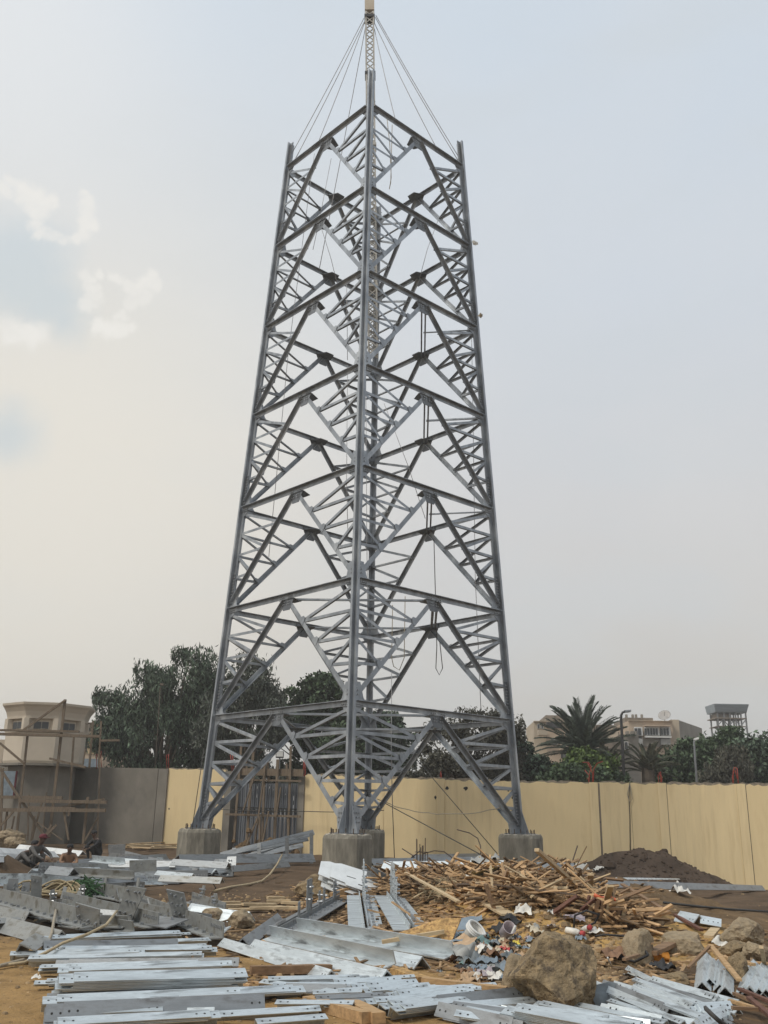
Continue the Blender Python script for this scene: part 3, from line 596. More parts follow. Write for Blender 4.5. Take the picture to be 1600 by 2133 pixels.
# scaffold of poles round the guard tower
p = U(110, 1760, Y=47.5); sc = empty('timber_scaffold', (p.x, p.y, Hs(p.x, p.y)), 'rough wooden pole scaffold in front of the guard tower', 'scaffold')
for (x0, y0, x1, y1, w, Y) in [(136, 1457, 103, 1745, .12, 48), (58, 1528, 33, 1755, .10, 48), (154, 1535, 143, 1700, .09, 48.8), (47, 1522, 137, 1458, .1, 47.9), (0, 1548, 50, 1590, .1, 47.7), (0, 1600, 92, 1740, .11, 47.2), (118, 1718, 72, 1765, .11, 46.8), (78, 1712, 130, 1750, .05, 46.8), (107, 1718, 82, 1764, .08, 46.8), (132, 1682, 143, 1750, .09, 46.9), (183, 1660, 173, 1758, .11, 47.2), (205, 1702, 176, 1752, .08, 47.2),
                               (6, 1600, 0, 1760, .1, 48), (72, 1700, 65, 1752, .08, 48.6), (88, 1668, 66, 1750, .08, 48), (97, 1650, 88, 1745, .06, 49), (60, 1655, 58, 1750, .07, 49), (208, 1600, 203, 1750, .07, 49), (194, 1502, 186, 1600, .09, 49), (211, 1502, 205, 1600, .08, 49), (178, 1560, 172, 1600, .06, 49.4), (28, 1690, 0, 1722, .09, 46.8), (15, 1690, 6, 1757, .09, 47), (30, 1700, 18, 1757, .07, 48.4)]:
    MB().bar(U(x0, y0, Y=Y), U(x1, y1, Y=Y), w, w * .8, (0, -1, 0)).build('pole', 'timber', sc)
for (x0, y0, x1, y1, w, Y) in [(0, 1521, 165, 1524, .10, 47.8), (0, 1529, 210, 1534, .13, 47.6), (104, 1580, 178, 1598, .10, 47.6), (208, 1543, 249, 1542, .10, 48.8), (0, 1660, 130, 1662, .14, 47.4), (40, 1668, 222, 1671, .15, 47.1), (130, 1681, 218, 1664, .07, 47.2), (0, 1687, 220, 1688, .16, 46.9), (60, 1682, 158, 1684, .12, 46.95)]:
    MB().bar(U(x0, y0, Y=Y), U(x1, y1, Y=Y), .22, w).build('ledger', 'timber', sc)
# ------------------------------------------------------------------ trees
def leafmesh(P, Dn, ln, wd, name, mat, parent):
    """many small leaf blades: centres P, axis directions Dn, lengths ln, widths wd"""
    n = len(P); r = rng.normal(size=(n, 3)); s = np.cross(Dn, r); s /= np.linalg.norm(s, axis=1)[:, None] + 1e-9
    a = P - Dn * ln[:, None] / 2; b = P + Dn * ln[:, None] / 2; s = s * wd[:, None] / 2; m = P + np.cross(Dn, s) * .5
    V = np.stack([a, m + s, b, m - s], 1).reshape(-1, 3); o = np.array(parent.matrix_basis.translation) if parent else np.zeros(3)
    me = bpy.data.meshes.new(name); me.vertices.add(4 * n); me.vertices.foreach_set('co', (V - o).ravel().astype(np.float32))
    me.loops.add(4 * n); me.loops.foreach_set('vertex_index', np.arange(4 * n)); me.polygons.add(n); me.polygons.foreach_set('loop_start', np.arange(0, 4 * n, 4))
    me.update(calc_edges=True); me.materials.append(M[mat]); ob = bpy.data.objects.new(name, me); COL.objects.link(ob); ob.parent = parent; return ob
def tree(name, label, cat, group, Y, crowns, nleaf, mat, ll=.32, lw=.10, droop=.0, base=None, clump=.75, nc=70, trunk=.22, bare=0.0, seed=1, hollow=.35):
    global rng; rng = np.random.default_rng(seed); rs = random.Random(seed)
    bx = base if base is not None else crowns[0][0]; b = U(bx, 1700, Y=Y); b.z = Hs(b.x, b.y); root = empty(name, b, label, cat, group)
    C = []; vol = [c[2] * c[3] for c in crowns]
    for (px, py, rx, ry), v in zip(crowns, vol):
        c = U(px, py, Y=Y); k = (c - CAM).length / FPX * 1.0; a = rng.normal(size=(int(nc * v / sum(vol)) + 3, 3)); a /= np.linalg.norm(a, axis=1)[:, None]
        a *= (hollow + (1 - hollow) * rng.random(len(a)) ** .6)[:, None]; C.append(np.array(c) + a * np.array([rx * k, min(rx, ry * 1.3) * k * .8, ry * k]))
    C = np.concatenate(C); C = C[C[:, 2] > b.z + .3]
    # trunk and limbs
    top = Vector(C.mean(0)); mb = MB(); f0 = Vector((b.x, b.y, b.z - .3)); fork = f0.lerp(Vector((top.x, top.y, top.z)), .45)
    mb.tube([f0, f0.lerp(fork, .5) + Vector((rs.uniform(-.2, .2), 0, 0)), fork], .2, 8, radii=[trunk * 1.3, trunk, trunk * .8]); mb.build('trunk', 'bark', root, True)
    mb = MB(); idx = rng.permutation(len(C))
    for i in idx[:max(12, len(C) // 2)]:
        q = Vector(C[i]); mid = fork.lerp(q, .5) + Vector((rs.uniform(-.4, .4), rs.uniform(-.4, .4), .5)); mb.tube([fork, mid, q], .05, 5, radii=[trunk * .42, trunk * .22, .02])
    mb.build('limb_cluster', 'bark', root, kind='stuff')
    w = rng.random(len(C)) ** 1.2 + .15; w /= w.sum(); ci = rng.choice(len(C), nleaf, p=w); rad = clump * (.45 + 1.1 * rng.random(len(C)))
    g = rng.normal(size=(nleaf, 3)); g /= np.linalg.norm(g, axis=1)[:, None]; rr = rng.random(nleaf) ** .5; P = C[ci] + g * (rad[ci] * rr)[:, None] * np.array([1, 1, .72])
    if droop:   # weeping sprays hang below each clump
        h = rng.random(nleaf) ** 2; P[:, 2] -= droop * h * rad[ci] * 1.6; sp = np.floor(rng.random(nleaf) * 9); an = sp * 2.4 + ci; rr2 = rad[ci] * .8
        k = rng.random(nleaf) < .45; P[k, 0] = C[ci[k], 0] + np.cos(an[k]) * rr2[k] * (1 - .2 * h[k]) + rng.normal(0, .07, k.sum()); P[k, 1] = C[ci[k], 1] + np.sin(an[k]) * rr2[k] + rng.normal(0, .07, k.sum())
    D = rng.normal(size=(nleaf, 3)); D[:, 2] -= .4 + 1.8 * droop; D /= np.linalg.norm(D, axis=1)[:, None]
    P[:, 2] = np.maximum(P[:, 2], b.z + .1)
    sz = .6 + .8 * rng.random(nleaf); leafmesh(P, D, ll * sz, lw * sz, 'crown', mat, root); return root
tg = 'trees behind the boundary wall'
tree('weeping_tree', 'tall dark weeping tree whose crown reaches highest, right behind the grey wall', 'tree', tg, 62, [(375, 1420, 75, 75), (300, 1450, 60, 65), (250, 1500, 60, 70), (345, 1530, 110, 75), (430, 1480, 60, 90), (225, 1475, 30, 40), (320, 1630, 150, 50)], 54000, 'leaf_dark', .34, .085, .8, 340, .85, 150, .3, seed=11)
tree('weeping_tree', 'greyish weeping tree behind the left pylon leg', 'tree', tg, 60, [(500, 1450, 60, 60), (470, 1530, 60, 75), (545, 1510, 45, 90), (520, 1400, 35, 40), (515, 1630, 85, 55)], 30000, 'leaf_grey', .30, .08, .7, 500, .7, 90, .22, seed=12)
tree('broadleaf_tree', 'round leaved green tree standing behind the front pylon leg', 'tree', tg, 64, [(640, 1480, 62, 50), (690, 1460, 60, 55), (600, 1530, 60, 70), (700, 1550, 90, 65), (675, 1425, 25, 22), (670, 1630, 110, 55)], 34000, 'leaf_green', .30, .17, .1, 660, .75, 100, .22, seed=13)
tree('broadleaf_tree', 'dark low tree between the front leg and the right pylon brace', 'tree', tg, 66, [(790, 1540, 55, 55), (770, 1590, 90, 40), (830, 1570, 40, 50), (800, 1640, 90, 40)], 18000, 'leaf_dark', .30, .15, .1, 790, .7, 70, .2, seed=14)
tree('sparse_tree', 'brownish thin leaved flowering tree inside the right pylon braces', 'tree', tg, 56, [(930, 1545, 55, 45), (985, 1520, 55, 40), (1040, 1560, 45, 55), (930, 1600, 90, 35), (1000, 1600, 80, 40), (1050, 1510, 35, 30)], 24000, 'leaf_brown', .24, .10, .25, 960, .55, 130, .16, seed=15)
tree('broadleaf_tree', 'dark dense bush tree right of the right pylon leg', 'tree', tg, 58, [(1115, 1604, 42, 26), (1080, 1572, 24, 40), (1150, 1618, 55, 20), (1080, 1605, 40, 30)], 17000, 'leaf_dark', .26, .15, .1, 1115, .6, 80, .16, seed=16)
tree('broadleaf_tree', 'light green leafy bush at the foot of the tall palm', 'bush', tg, 56, [(1225, 1585, 38, 26), (1200, 1605, 45, 28), (1255, 1600, 30, 30)], 9000, 'leaf_lime', .22, .15, .1, 1225, .5, 50, .12, seed=17)
tree('broadleaf_tree', 'low dark green bush under the light green one, left of the forked conduit', 'bush', tg, 54.5, [(1215, 1625, 70, 22), (1170, 1622, 50, 24), (1270, 1622, 30, 20)], 9000, 'leaf_green', .22, .13, .1, 1190, .5, 50, .12, seed=18)
tree('broadleaf_tree', 'wide green tree behind the pale street lamp at right', 'tree', tg, 62, [(1440, 1582, 55, 36), (1500, 1552, 50, 34), (1395, 1606, 45, 30), (1470, 1610, 110, 30), (1530, 1580, 40, 40)], 26000, 'leaf_green', .30, .16, .15, 1450, .7, 110, .2, seed=19)
tree('broadleaf_tree', 'dark rounded tree at the right frame edge above the wall', 'tree', tg, 60, [(1580, 1575, 45, 40), (1620, 1580, 60, 50), (1570, 1615, 60, 30), (1690, 1590, 60, 45)], 17000, 'leaf_dark', .30, .16, .1, 1590, .7, 80, .2, seed=20)
tree('sparse_tree', 'greyish dry creeper tree between the pale lamp and the looped conduit', 'tree', tg, 58, [(1525, 1590, 32, 45), (1510, 1620, 35, 25)], 7000, 'leaf_brown', .24, .07, .7, 1520, .5, 50, .1, seed=21)
def palm(label, px, pyb, Y, pytop, nf, flen, mat, seed, el0=10, el1=85, wind=0.0, group=None):
    rs = random.Random(seed); b = U(px, pyb, Y=Y); h = U(px, pytop, Y=Y); b.z = Hs(b.x, b.y); root = empty('palm_tree', b, label, 'palm', 'date palms beyond the wall')
    mb = MB(); mb.tube([Vector((b.x, b.y, b.z - .2)).lerp(Vector((b.x, b.y, h.z)), i / 8) for i in range(9)], .3, 10, radii=[.36 + .03 * (i % 2) for i in range(9)]); mb.build('trunk', 'bark', root)
    variants = []
    for v in range(5):
        mb = MB(); n = 16; pts = []; bend = rs.uniform(.25, .55)
        for i in range(n + 1):
            t = i / n; pts.append(Vector((flen * (t - .12 * bend * t ** 3), rs.uniform(-.01, .01), -flen * bend * .75 * t ** 2.2)))
        mb.tube(pts, .02, 4, radii=[.035 * (1 - .8 * i / n) for i in range(n + 1)])
        for i in range(2, 44):
            t = i / 44; j = min(n - 1, int(t * n)); p = pts[j].lerp(pts[j + 1], t * n - j); d = (pts[j + 1] - pts[j]).normalized(); ll = flen * .20 * (1 - .55 * t) * min(1, t * 5 + .3)
            for sg in (-1, 1):
                dd = (d * .75 + Vector((0, sg * .75, .22 + rs.uniform(-.15, .1)))).normalized(); e = p + dd * ll + Vector((0, 0, -.12 * ll)); w = Vector((.036, 0, .018)); md = p.lerp(e, .5) + Vector((0, 0, .03))
                mb.add([p - w * .5, p + w * .5, md + w, e, md - w], [(0, 1, 2, 3, 4)])
        me = mb.build('frond', mat, ctr=False); variants.append(me.data); bpy.data.objects.remove(me)
    for i in range(nf):
        a = i * 2.399 + rs.uniform(-.2, .2); el = math.radians(el0 + (el1 - el0) * (i / nf) ** .8 + rs.uniform(-6, 6))
        Mx = Matrix.Translation(Vector((0, 0, h.z - b.z - .3 + .3 * i / nf))) @ Matrix.Rotation(a, 4, 'Z') @ Matrix.Rotation(-el, 4, 'Y') @ Matrix.Rotation(rs.uniform(-.5, .5), 4, 'X') @ Matrix.Scale(rs.uniform(.8, 1.08), 4)
        inst('frond', variants[i % 5], Mx, root)
palm('tall dark date palm standing in front of the tan apartment block', 1218, 1640, 58, 1562, 74, 3.1, 'palm_green', 3, 16, 88)
palm('low pale palm just left of the black street lamp', 1262, 1640, 57, 1600, 22, 1.9, 'palm_pale', 4, 15, 80)
palm('low pale fan of palm fronds just right of the black street lamp', 1352, 1640, 57, 1600, 24, 2.0, 'palm_pale', 5, 15, 80)
# ------------------------------------------------------------------ street lamps and poles
def pole(name, label, cat, pts, r, mat, head=None, hm=None, Y=54, group=None):
    W_ = [U(x, y, Y=Y) for x, y in pts]; b = Vector((W_[0].x, W_[0].y, Hs(W_[0].x, W_[0].y))); root = empty(name, b, label, cat, group); W_[0] = Vector((b.x, b.y, b.z - .2))
    MB().tube(W_, r, 8, radii=[r * (1.2 - .5 * i / len(W_)) for i in range(len(W_))]).build('pole', mat, root, True)
    if head:
        A, B = U(*head[0], Y=Y), U(*head[1], Y=Y); f = frame(A, B); L = (B - A).length
        MB().ext(f, [(-.13, 0), (.13, 0), (.10, .09), (-.10, .09)], L).box(f, (L * .15, -.1, -.04), (L * .9, .1, 0)).build('lamp_head', hm, root)
    return root
pole('street_lamp', 'black street lamp with a swan neck right of the tall palm', 'street lamp', [(1299, 1640), (1297, 1560), (1294, 1500), (1294, 1490), (1297, 1484), (1303, 1482)], .075, 'lamp_black', ((1301, 1483), (1314, 1482)), 'lamp_grey')
pole('street_lamp', 'slim pale grey street lamp in front of the wide green tree', 'street lamp', [(1450, 1640), (1448, 1580), (1446, 1546), (1447, 1542)], .06, 'lamp_grey', ((1446, 1542), (1455, 1539)), 'white_paint')
pole('utility_pole', 'thin pole standing in front of the tall weeping tree', 'pole', [(323, 1640), (330, 1500), (334, 1430)], .024, 'bark', ((334, 1427), (341, 1427.5)), 'bark', Y=55)
# ------------------------------------------------------------------ far buildings
def block(root, name, px0, px1, pyt, Y, depth, mat, pyb=1660, skew=0.0):
    A = U(px0, pyt, Y=Y); B = U(px1, pyt, Y=Y); zb = -1.0; zt = (A.z + B.z) / 2; mb = MB()
    V = [(A.x, Y, zb), (B.x, Y + skew, zb), (B.x + .05 * depth, Y + depth + skew, zb), (A.x + .05 * depth, Y + depth, zb)]; V += [(x, y, zt) for x, y, _ in V]
    mb.add(V, [(0, 1, 5, 4), (1, 2, 6, 5), (2, 3, 7, 6), (3, 0, 4, 7), (4, 5, 6, 7)]); return mb.build(name, mat, root)
def fbox(root, name, px0, py0, px1, py1, Y, mat, dep=.25, back=.0):
    a = U(px0, py0, Y=Y); b = U(px1, py1, Y=Y); return MB().box(Matrix(), (a.x, Y - dep, b.z), (b.x, Y - back - .005, a.z)).build(name, mat, root)
def fwindow(root, px0, py0, px1, py1, Y, n=2, pm='pane'):
    w = fbox(root, 'window', px0, py0, px1, py1, Y, 'white_paint', .12); k = (px1 - px0 - .8) / n
    for i in range(n): fbox(w, 'pane', px0 + .8 + i * k, py0 + .8, px0 + i * k + k, py1 - .8, Y - .125, pm, .02)
    return w
def bld(label, px, Y): p = U(px, 1650, Y=Y); return empty('apartment_building', (p.x, p.y, -1), label, 'building', 'apartment blocks beyond the trees')
b1 = bld('tan apartment block with a brown top storey left of the tall palm', 1165, 110)
block(b1, 'wall', 1112, 1185, 1503, 110, 9, 'bldg_tan'); block(b1, 'side_wing', 1137, 1215, 1517, 109.3, 8, 'bldg_pink'); block(b1, 'top_storey', 1137, 1185, 1490, 111, 7, 'bldg_brown')
fbox(b1, 'loggia', 1138, 1505, 1170, 1517, 109.4, 'hole', .3); fbox(b1, 'cornice', 1111, 1502, 1186, 1504.5, 110, 'bldg_tan', .35); fbox(b1, 'balcony', 1119, 1522, 1138, 1533, 109.3, 'bldg_tan', 1.0); fbox(b1, 'balcony', 1166, 1552, 1200, 1563, 109.3, 'bldg_tan', 1.0); fbox(b1, 'loggia', 1168, 1567, 1190, 1580, 109.2, 'hole', .2)  # loggia boxes sit proud of the wall, their recess shade is dark colour
fwindow(b1, 1119, 1508, 1125, 1518, 110, 1); fwindow(b1, 1127, 1508, 1132, 1518, 110, 1); fwindow(b1, 1147, 1537, 1162, 1551, 109.3, 2, 'shutter'); fwindow(b1, 1172, 1537, 1181, 1552, 109.3, 1); fwindow(b1, 1185, 1537, 1194, 1552, 109.3, 1); fwindow(b1, 1174, 1566, 1188, 1580, 109.1, 2)
b2 = bld('grey brown house with a round fanlight behind the palm crown', 1270, 104)
block(b2, 'wall', 1228, 1289, 1542, 104, 9, 'bldg_tan'); block(b2, 'top_storey', 1238, 1284, 1510, 107, 6, 'bldg_brown'); block(b2, 'side_wing', 1287, 1330, 1530, 106, 8, 'bldg_grey')
c = U(1276, 1529, Y=103.2); MB().lathe((0, 0, 0), [(.62, 0), (.62, .06), (.52, .07), (.1, .05)], 20).build('fanlight', 'bldg_tan', b2).matrix_basis = Matrix.Translation(c - b2.location) @ R(90, 'X')
block(b2, 'parapet', 1238, 1290, 1524, 103.6, 2, 'bldg_brown')
for q in (1302, 1312, 1318): fbox(b2, 'chimney', q, 1524, q + 5, 1531, 106, 'bldg_grey', .8)
fwindow(b2, 1300, 1545, 1309, 1562, 105.9, 1); fwindow(b2, 1262, 1550, 1272, 1562, 103.9, 1)
b3 = bld('apartment block with glazed white framed balconies and a rooftop dish', 1360, 112)
block(b3, 'wall', 1309, 1400, 1502, 112, 10, 'bldg_pink'); block(b3, 'side_wing', 1398, 1414, 1499, 112.5, 14, 'bldg_tan'); block(b3, 'top_storey', 1301, 1360, 1495, 117, 7, 'bldg_brown')
A, B = U(1412, 1499, Y=112.5), U(1462, 1517, Y=126); MB().add([(A.x, 112.6, -1), (B.x, 126, -1), (B.x, 126, B.z), (A.x, 112.6, A.z), (A.x - .4, 113, -1), (B.x - .4, 126.4, -1), (B.x - .4, 126.4, B.z), (A.x - .4, 113, A.z)], [(0, 1, 2, 3), (4, 7, 6, 5), (3, 2, 6, 7), (1, 5, 6, 2)]).build('gable_wall', 'bldg_grey', b3)
for x0, x1 in ((1320, 1337), (1341, 1372), (1374, 1395)):
    w = fbox(b3, 'balcony', x0, 1515, x1, 1533, 111.9, 'white_paint', .5); n = max(2, (x1 - x0) // 6)
    for i in range(n): fbox(w, 'pane', x0 + 1 + (x1 - x0 - 2) * i / n + .3, 1517, x0 + 1 + (x1 - x0 - 2) * (i + 1) / n - .3, 1531, 111.35, 'pane', .05)
for x0, x1 in ((1320, 1337), (1374, 1395)): fbox(b3, 'railing', x0, 1539, x1, 1552, 111.9, 'shutter', .5); fbox(b3, 'loggia', x0 + 1, 1534.5, x1 - 1, 1538.8, 111.9, 'hole', .3)
fbox(b3, 'loggia', 1320, 1540, 1395, 1556, 111.95, 'bldg_grey', .2); fbox(b3, 'awning', 1340, 1511.5, 1393, 1514.5, 111.8, 'bldg_pink', .9); fbox(b3, 'cornice', 1308, 1500.5, 1401, 1503, 112, 'bldg_tan', .3); fbox(b3, 'railing', 1341, 1534, 1395, 1538, 111.9, 'white_paint', .8)
for q, s_ in ((1305, 3), (1318, 5), (1337, 5), (1325, 4)):
    c = U(q, 1493, Y=116.5); MB().lathe((c.x, c.y, c.z - .2), [(.16, 0), (.16, .45), (.05, .5)], 8).build('roof_tank', 'bldg_grey', b3)
c = U(1384, 1491, Y=113); d = empty('satellite_dish', (c.x, c.y, c.z - .75), 'large grey satellite dish on the roof of the glazed apartment block', 'satellite dish')
o = MB().lathe((0, 0, 0), [(.02, 0), (.3, .04), (.55, .13), (.72, .24), (.73, .25), (.55, .15), (.02, .02)], 24, cap=False).build('reflector', 'dish', d, True); o.matrix_basis = Matrix.Translation((0, -.1, .75)) @ R(52, 'X') @ R(-25, 'Y')
MB().bar(c - Vector((0, 0, .8)), c - Vector((0, 0, .1)), .08).build('mount', 'lamp_grey', d); MB().bar(c + Vector((0, -.1, 0)), c + Vector((-.15, -.75, .4)), .05).build('feed_arm', 'lamp_grey', d)
# water tower on its frame
WY = 150; c = U(1513, 1560, Y=WY); wt = empty('water_tower', (c.x, c.y, -1), 'bluish box shaped water tower on an open metal frame at far right', 'water tower')
def wb(name, x0, y0, x1, y1, mat, dep, off=0): a, b = U(x0, y0, Y=WY), U(x1, y1, Y=WY); return MB().box(Matrix(), (a.x, WY - dep / 2 + off, b.z), (b.x, WY + dep / 2 + off, a.z)).build(name, mat, wt)
a, b, e, f_ = U(1478, 1469, Y=WY), U(1549, 1469, Y=WY), U(1481, 1486, Y=WY), U(1546, 1486, Y=WY)
MB().add([(a.x, WY - 2.2, a.z), (b.x, WY - 2.2, a.z), (b.x, WY + 2.2, a.z), (a.x, WY + 2.2, a.z), (e.x, WY - 1.9, e.z), (f_.x, WY - 1.9, e.z), (f_.x, WY + 1.9, e.z), (e.x, WY + 1.9, e.z)], [(0, 1, 5, 4), (1, 2, 6, 5), (2, 3, 7, 6), (3, 0, 4, 7), (3, 2, 1, 0), (4, 5, 6, 7)]).build('tank', 'tank_blue', wt)
for i in range(4): wb('band', 1478.5 + i, 1471.5 + 4 * i, 1548.5 - i, 1472.5 + 4 * i, 'lamp_grey', 4.5 - .12 * i)
wb('cabin', 1487, 1488, 1518, 1497, 'bldg_brown', 2.5); wb('deck', 1482, 1497, 1546, 1500, 'bldg_brown', 4); wb('deck', 1486, 1514, 1545, 1516, 'bldg_brown', 4)
for x in (1487, 1500, 1512, 1524, 1535, 1545):
    for o_ in (-1.6, 1.6): p0 = U(x, 1487, Y=WY); MB().bar((p0.x, WY + o_, -1), (p0.x, WY + o_, p0.z), .2).build('column', 'lamp_grey', wt)
for i in range(5):
    for y0, y1 in ((1500, 1515), (1516, 1535)): p0, p1 = U(1487 + i * 12, y0 if i % 2 else y1, Y=WY), U(1499 + i * 12, y1 if i % 2 else y0, Y=WY); MB().bar((p0.x, WY - 1.6, p0.z), (p1.x, WY - 1.6, p1.z), .12).build('brace', 'lamp_grey', wt)
# unfinished orange house behind the guard tower
p = U(195, 1600, Y=75); b4 = empty('unfinished_house', (p.x, p.y, 0), 'orange tinted unfinished house behind the scaffold at the guard tower', 'building')
block(b4, 'wall', 150, 222, 1506, 75, 8, 'bldg_pink'); block(b4, 'side_wing', -60, 10, 1540, 80, 8, 'bldg_tan'); fbox(b4, 'loggia', 165, 1540, 182, 1566, 75, 'hole', .1); fbox(b4, 'window', 184, 1545, 197, 1570, 75, 'wood_c', .1); fbox(b4, 'window', 178, 1516, 188, 1522, 75, 'hole', .08); fbox(b4, 'loggia', 199, 1540, 216, 1566, 75, 'hole', .1); fbox(b4, 'cornice', 148, 1505, 224, 1508, 75, 'bldg_brown', .4); fbox(b4, 'slab_edge', 150, 1534, 222, 1538, 75, 'bldg_brown', .3); fbox(b4, 'panel', 160, 1580, 205, 1600, 74.9, 'waste_blue', .1)
# ------------------------------------------------------------------ galvanised angle bars on the ground
def L_bar(mb, Mx, L, w, t, roll, holes=True, w2=None):
    mb.ext(Mx, L_prof(w, t, math.radians(roll), w2), L, 0)
    if holes:
        c, s = math.cos(math.radians(roll)), math.sin(math.radians(roll))
        for a, b, na, nb in ((w * .55, -.0016, 0, -1), (-.0016, w * .55, -1, 0)):
            y, z = a * c - b * s, a * s + b * c; ty, tz = (c, s) if na == 0 else (-s, c)
            for u in (.05, .12, L - .05, L - .12):
                r = .0105; mb.add([Mx @ Vector((u + r * math.cos(q), y + r * math.sin(q) * ty, z + r * math.sin(q) * tz)) for q in np.linspace(0, 2 * math.pi, 9)[:-1]], [tuple(range(8))], 1)  # flat dark discs, the shade of bolt holes put into the colour
def bars(label, spec, w=.13, n=1, mat='bright_steel', roll=222, group=None, t=.0085, jit=.09, lift=0.0, name='angle_bar', holes=True, cat='angle bar', up=0.0):
    """spec: photo pixels of the two ends of the lowest bar; n nested bars, each an object"""
    x0, y0, x1, y1 = spec; hh = w * max(abs(math.sin(math.radians(roll))), abs(math.sin(math.radians(roll + 90)))) if 180 <= roll <= 270 else 0.0
    st = t * 1.5; P0, P1 = U(x0, y0, off=hh * .6 + up + st * (n - 1)), U(x1, y1, off=hh * .6 + up + st * (n - 1)); g = group or (label if n > 1 else None)
    if roll < 180: up += .28 * w
    P0.z = Hs(P0.x, P0.y) + hh + .02 + up; P1.z = Hs(P1.x, P1.y) + hh + .02 + up; L = (P1 - P0).length; me = None
    mid = P0.lerp(P1, .5); dz = max(0, Hs(mid.x, mid.y) + hh + .01 + up - mid.z); P0.z += dz; P1.z += dz
    for i in range(n):
        f = frame(P0, P1) @ T(random.uniform(-jit, jit), 0, i * st) @ Matrix.Rotation(random.uniform(-.004, .004) * (jit > 0), 4, 'Z')
        if me is None:
            mb = MB(); L_bar(mb, Matrix(), L, w, t, roll, holes); o = mb.build(name, [mat, 'hole'], ctr=False); me = o.data; o.matrix_basis = f
        else: o = inst(name, me, f)
        tag(o, label, cat, g)
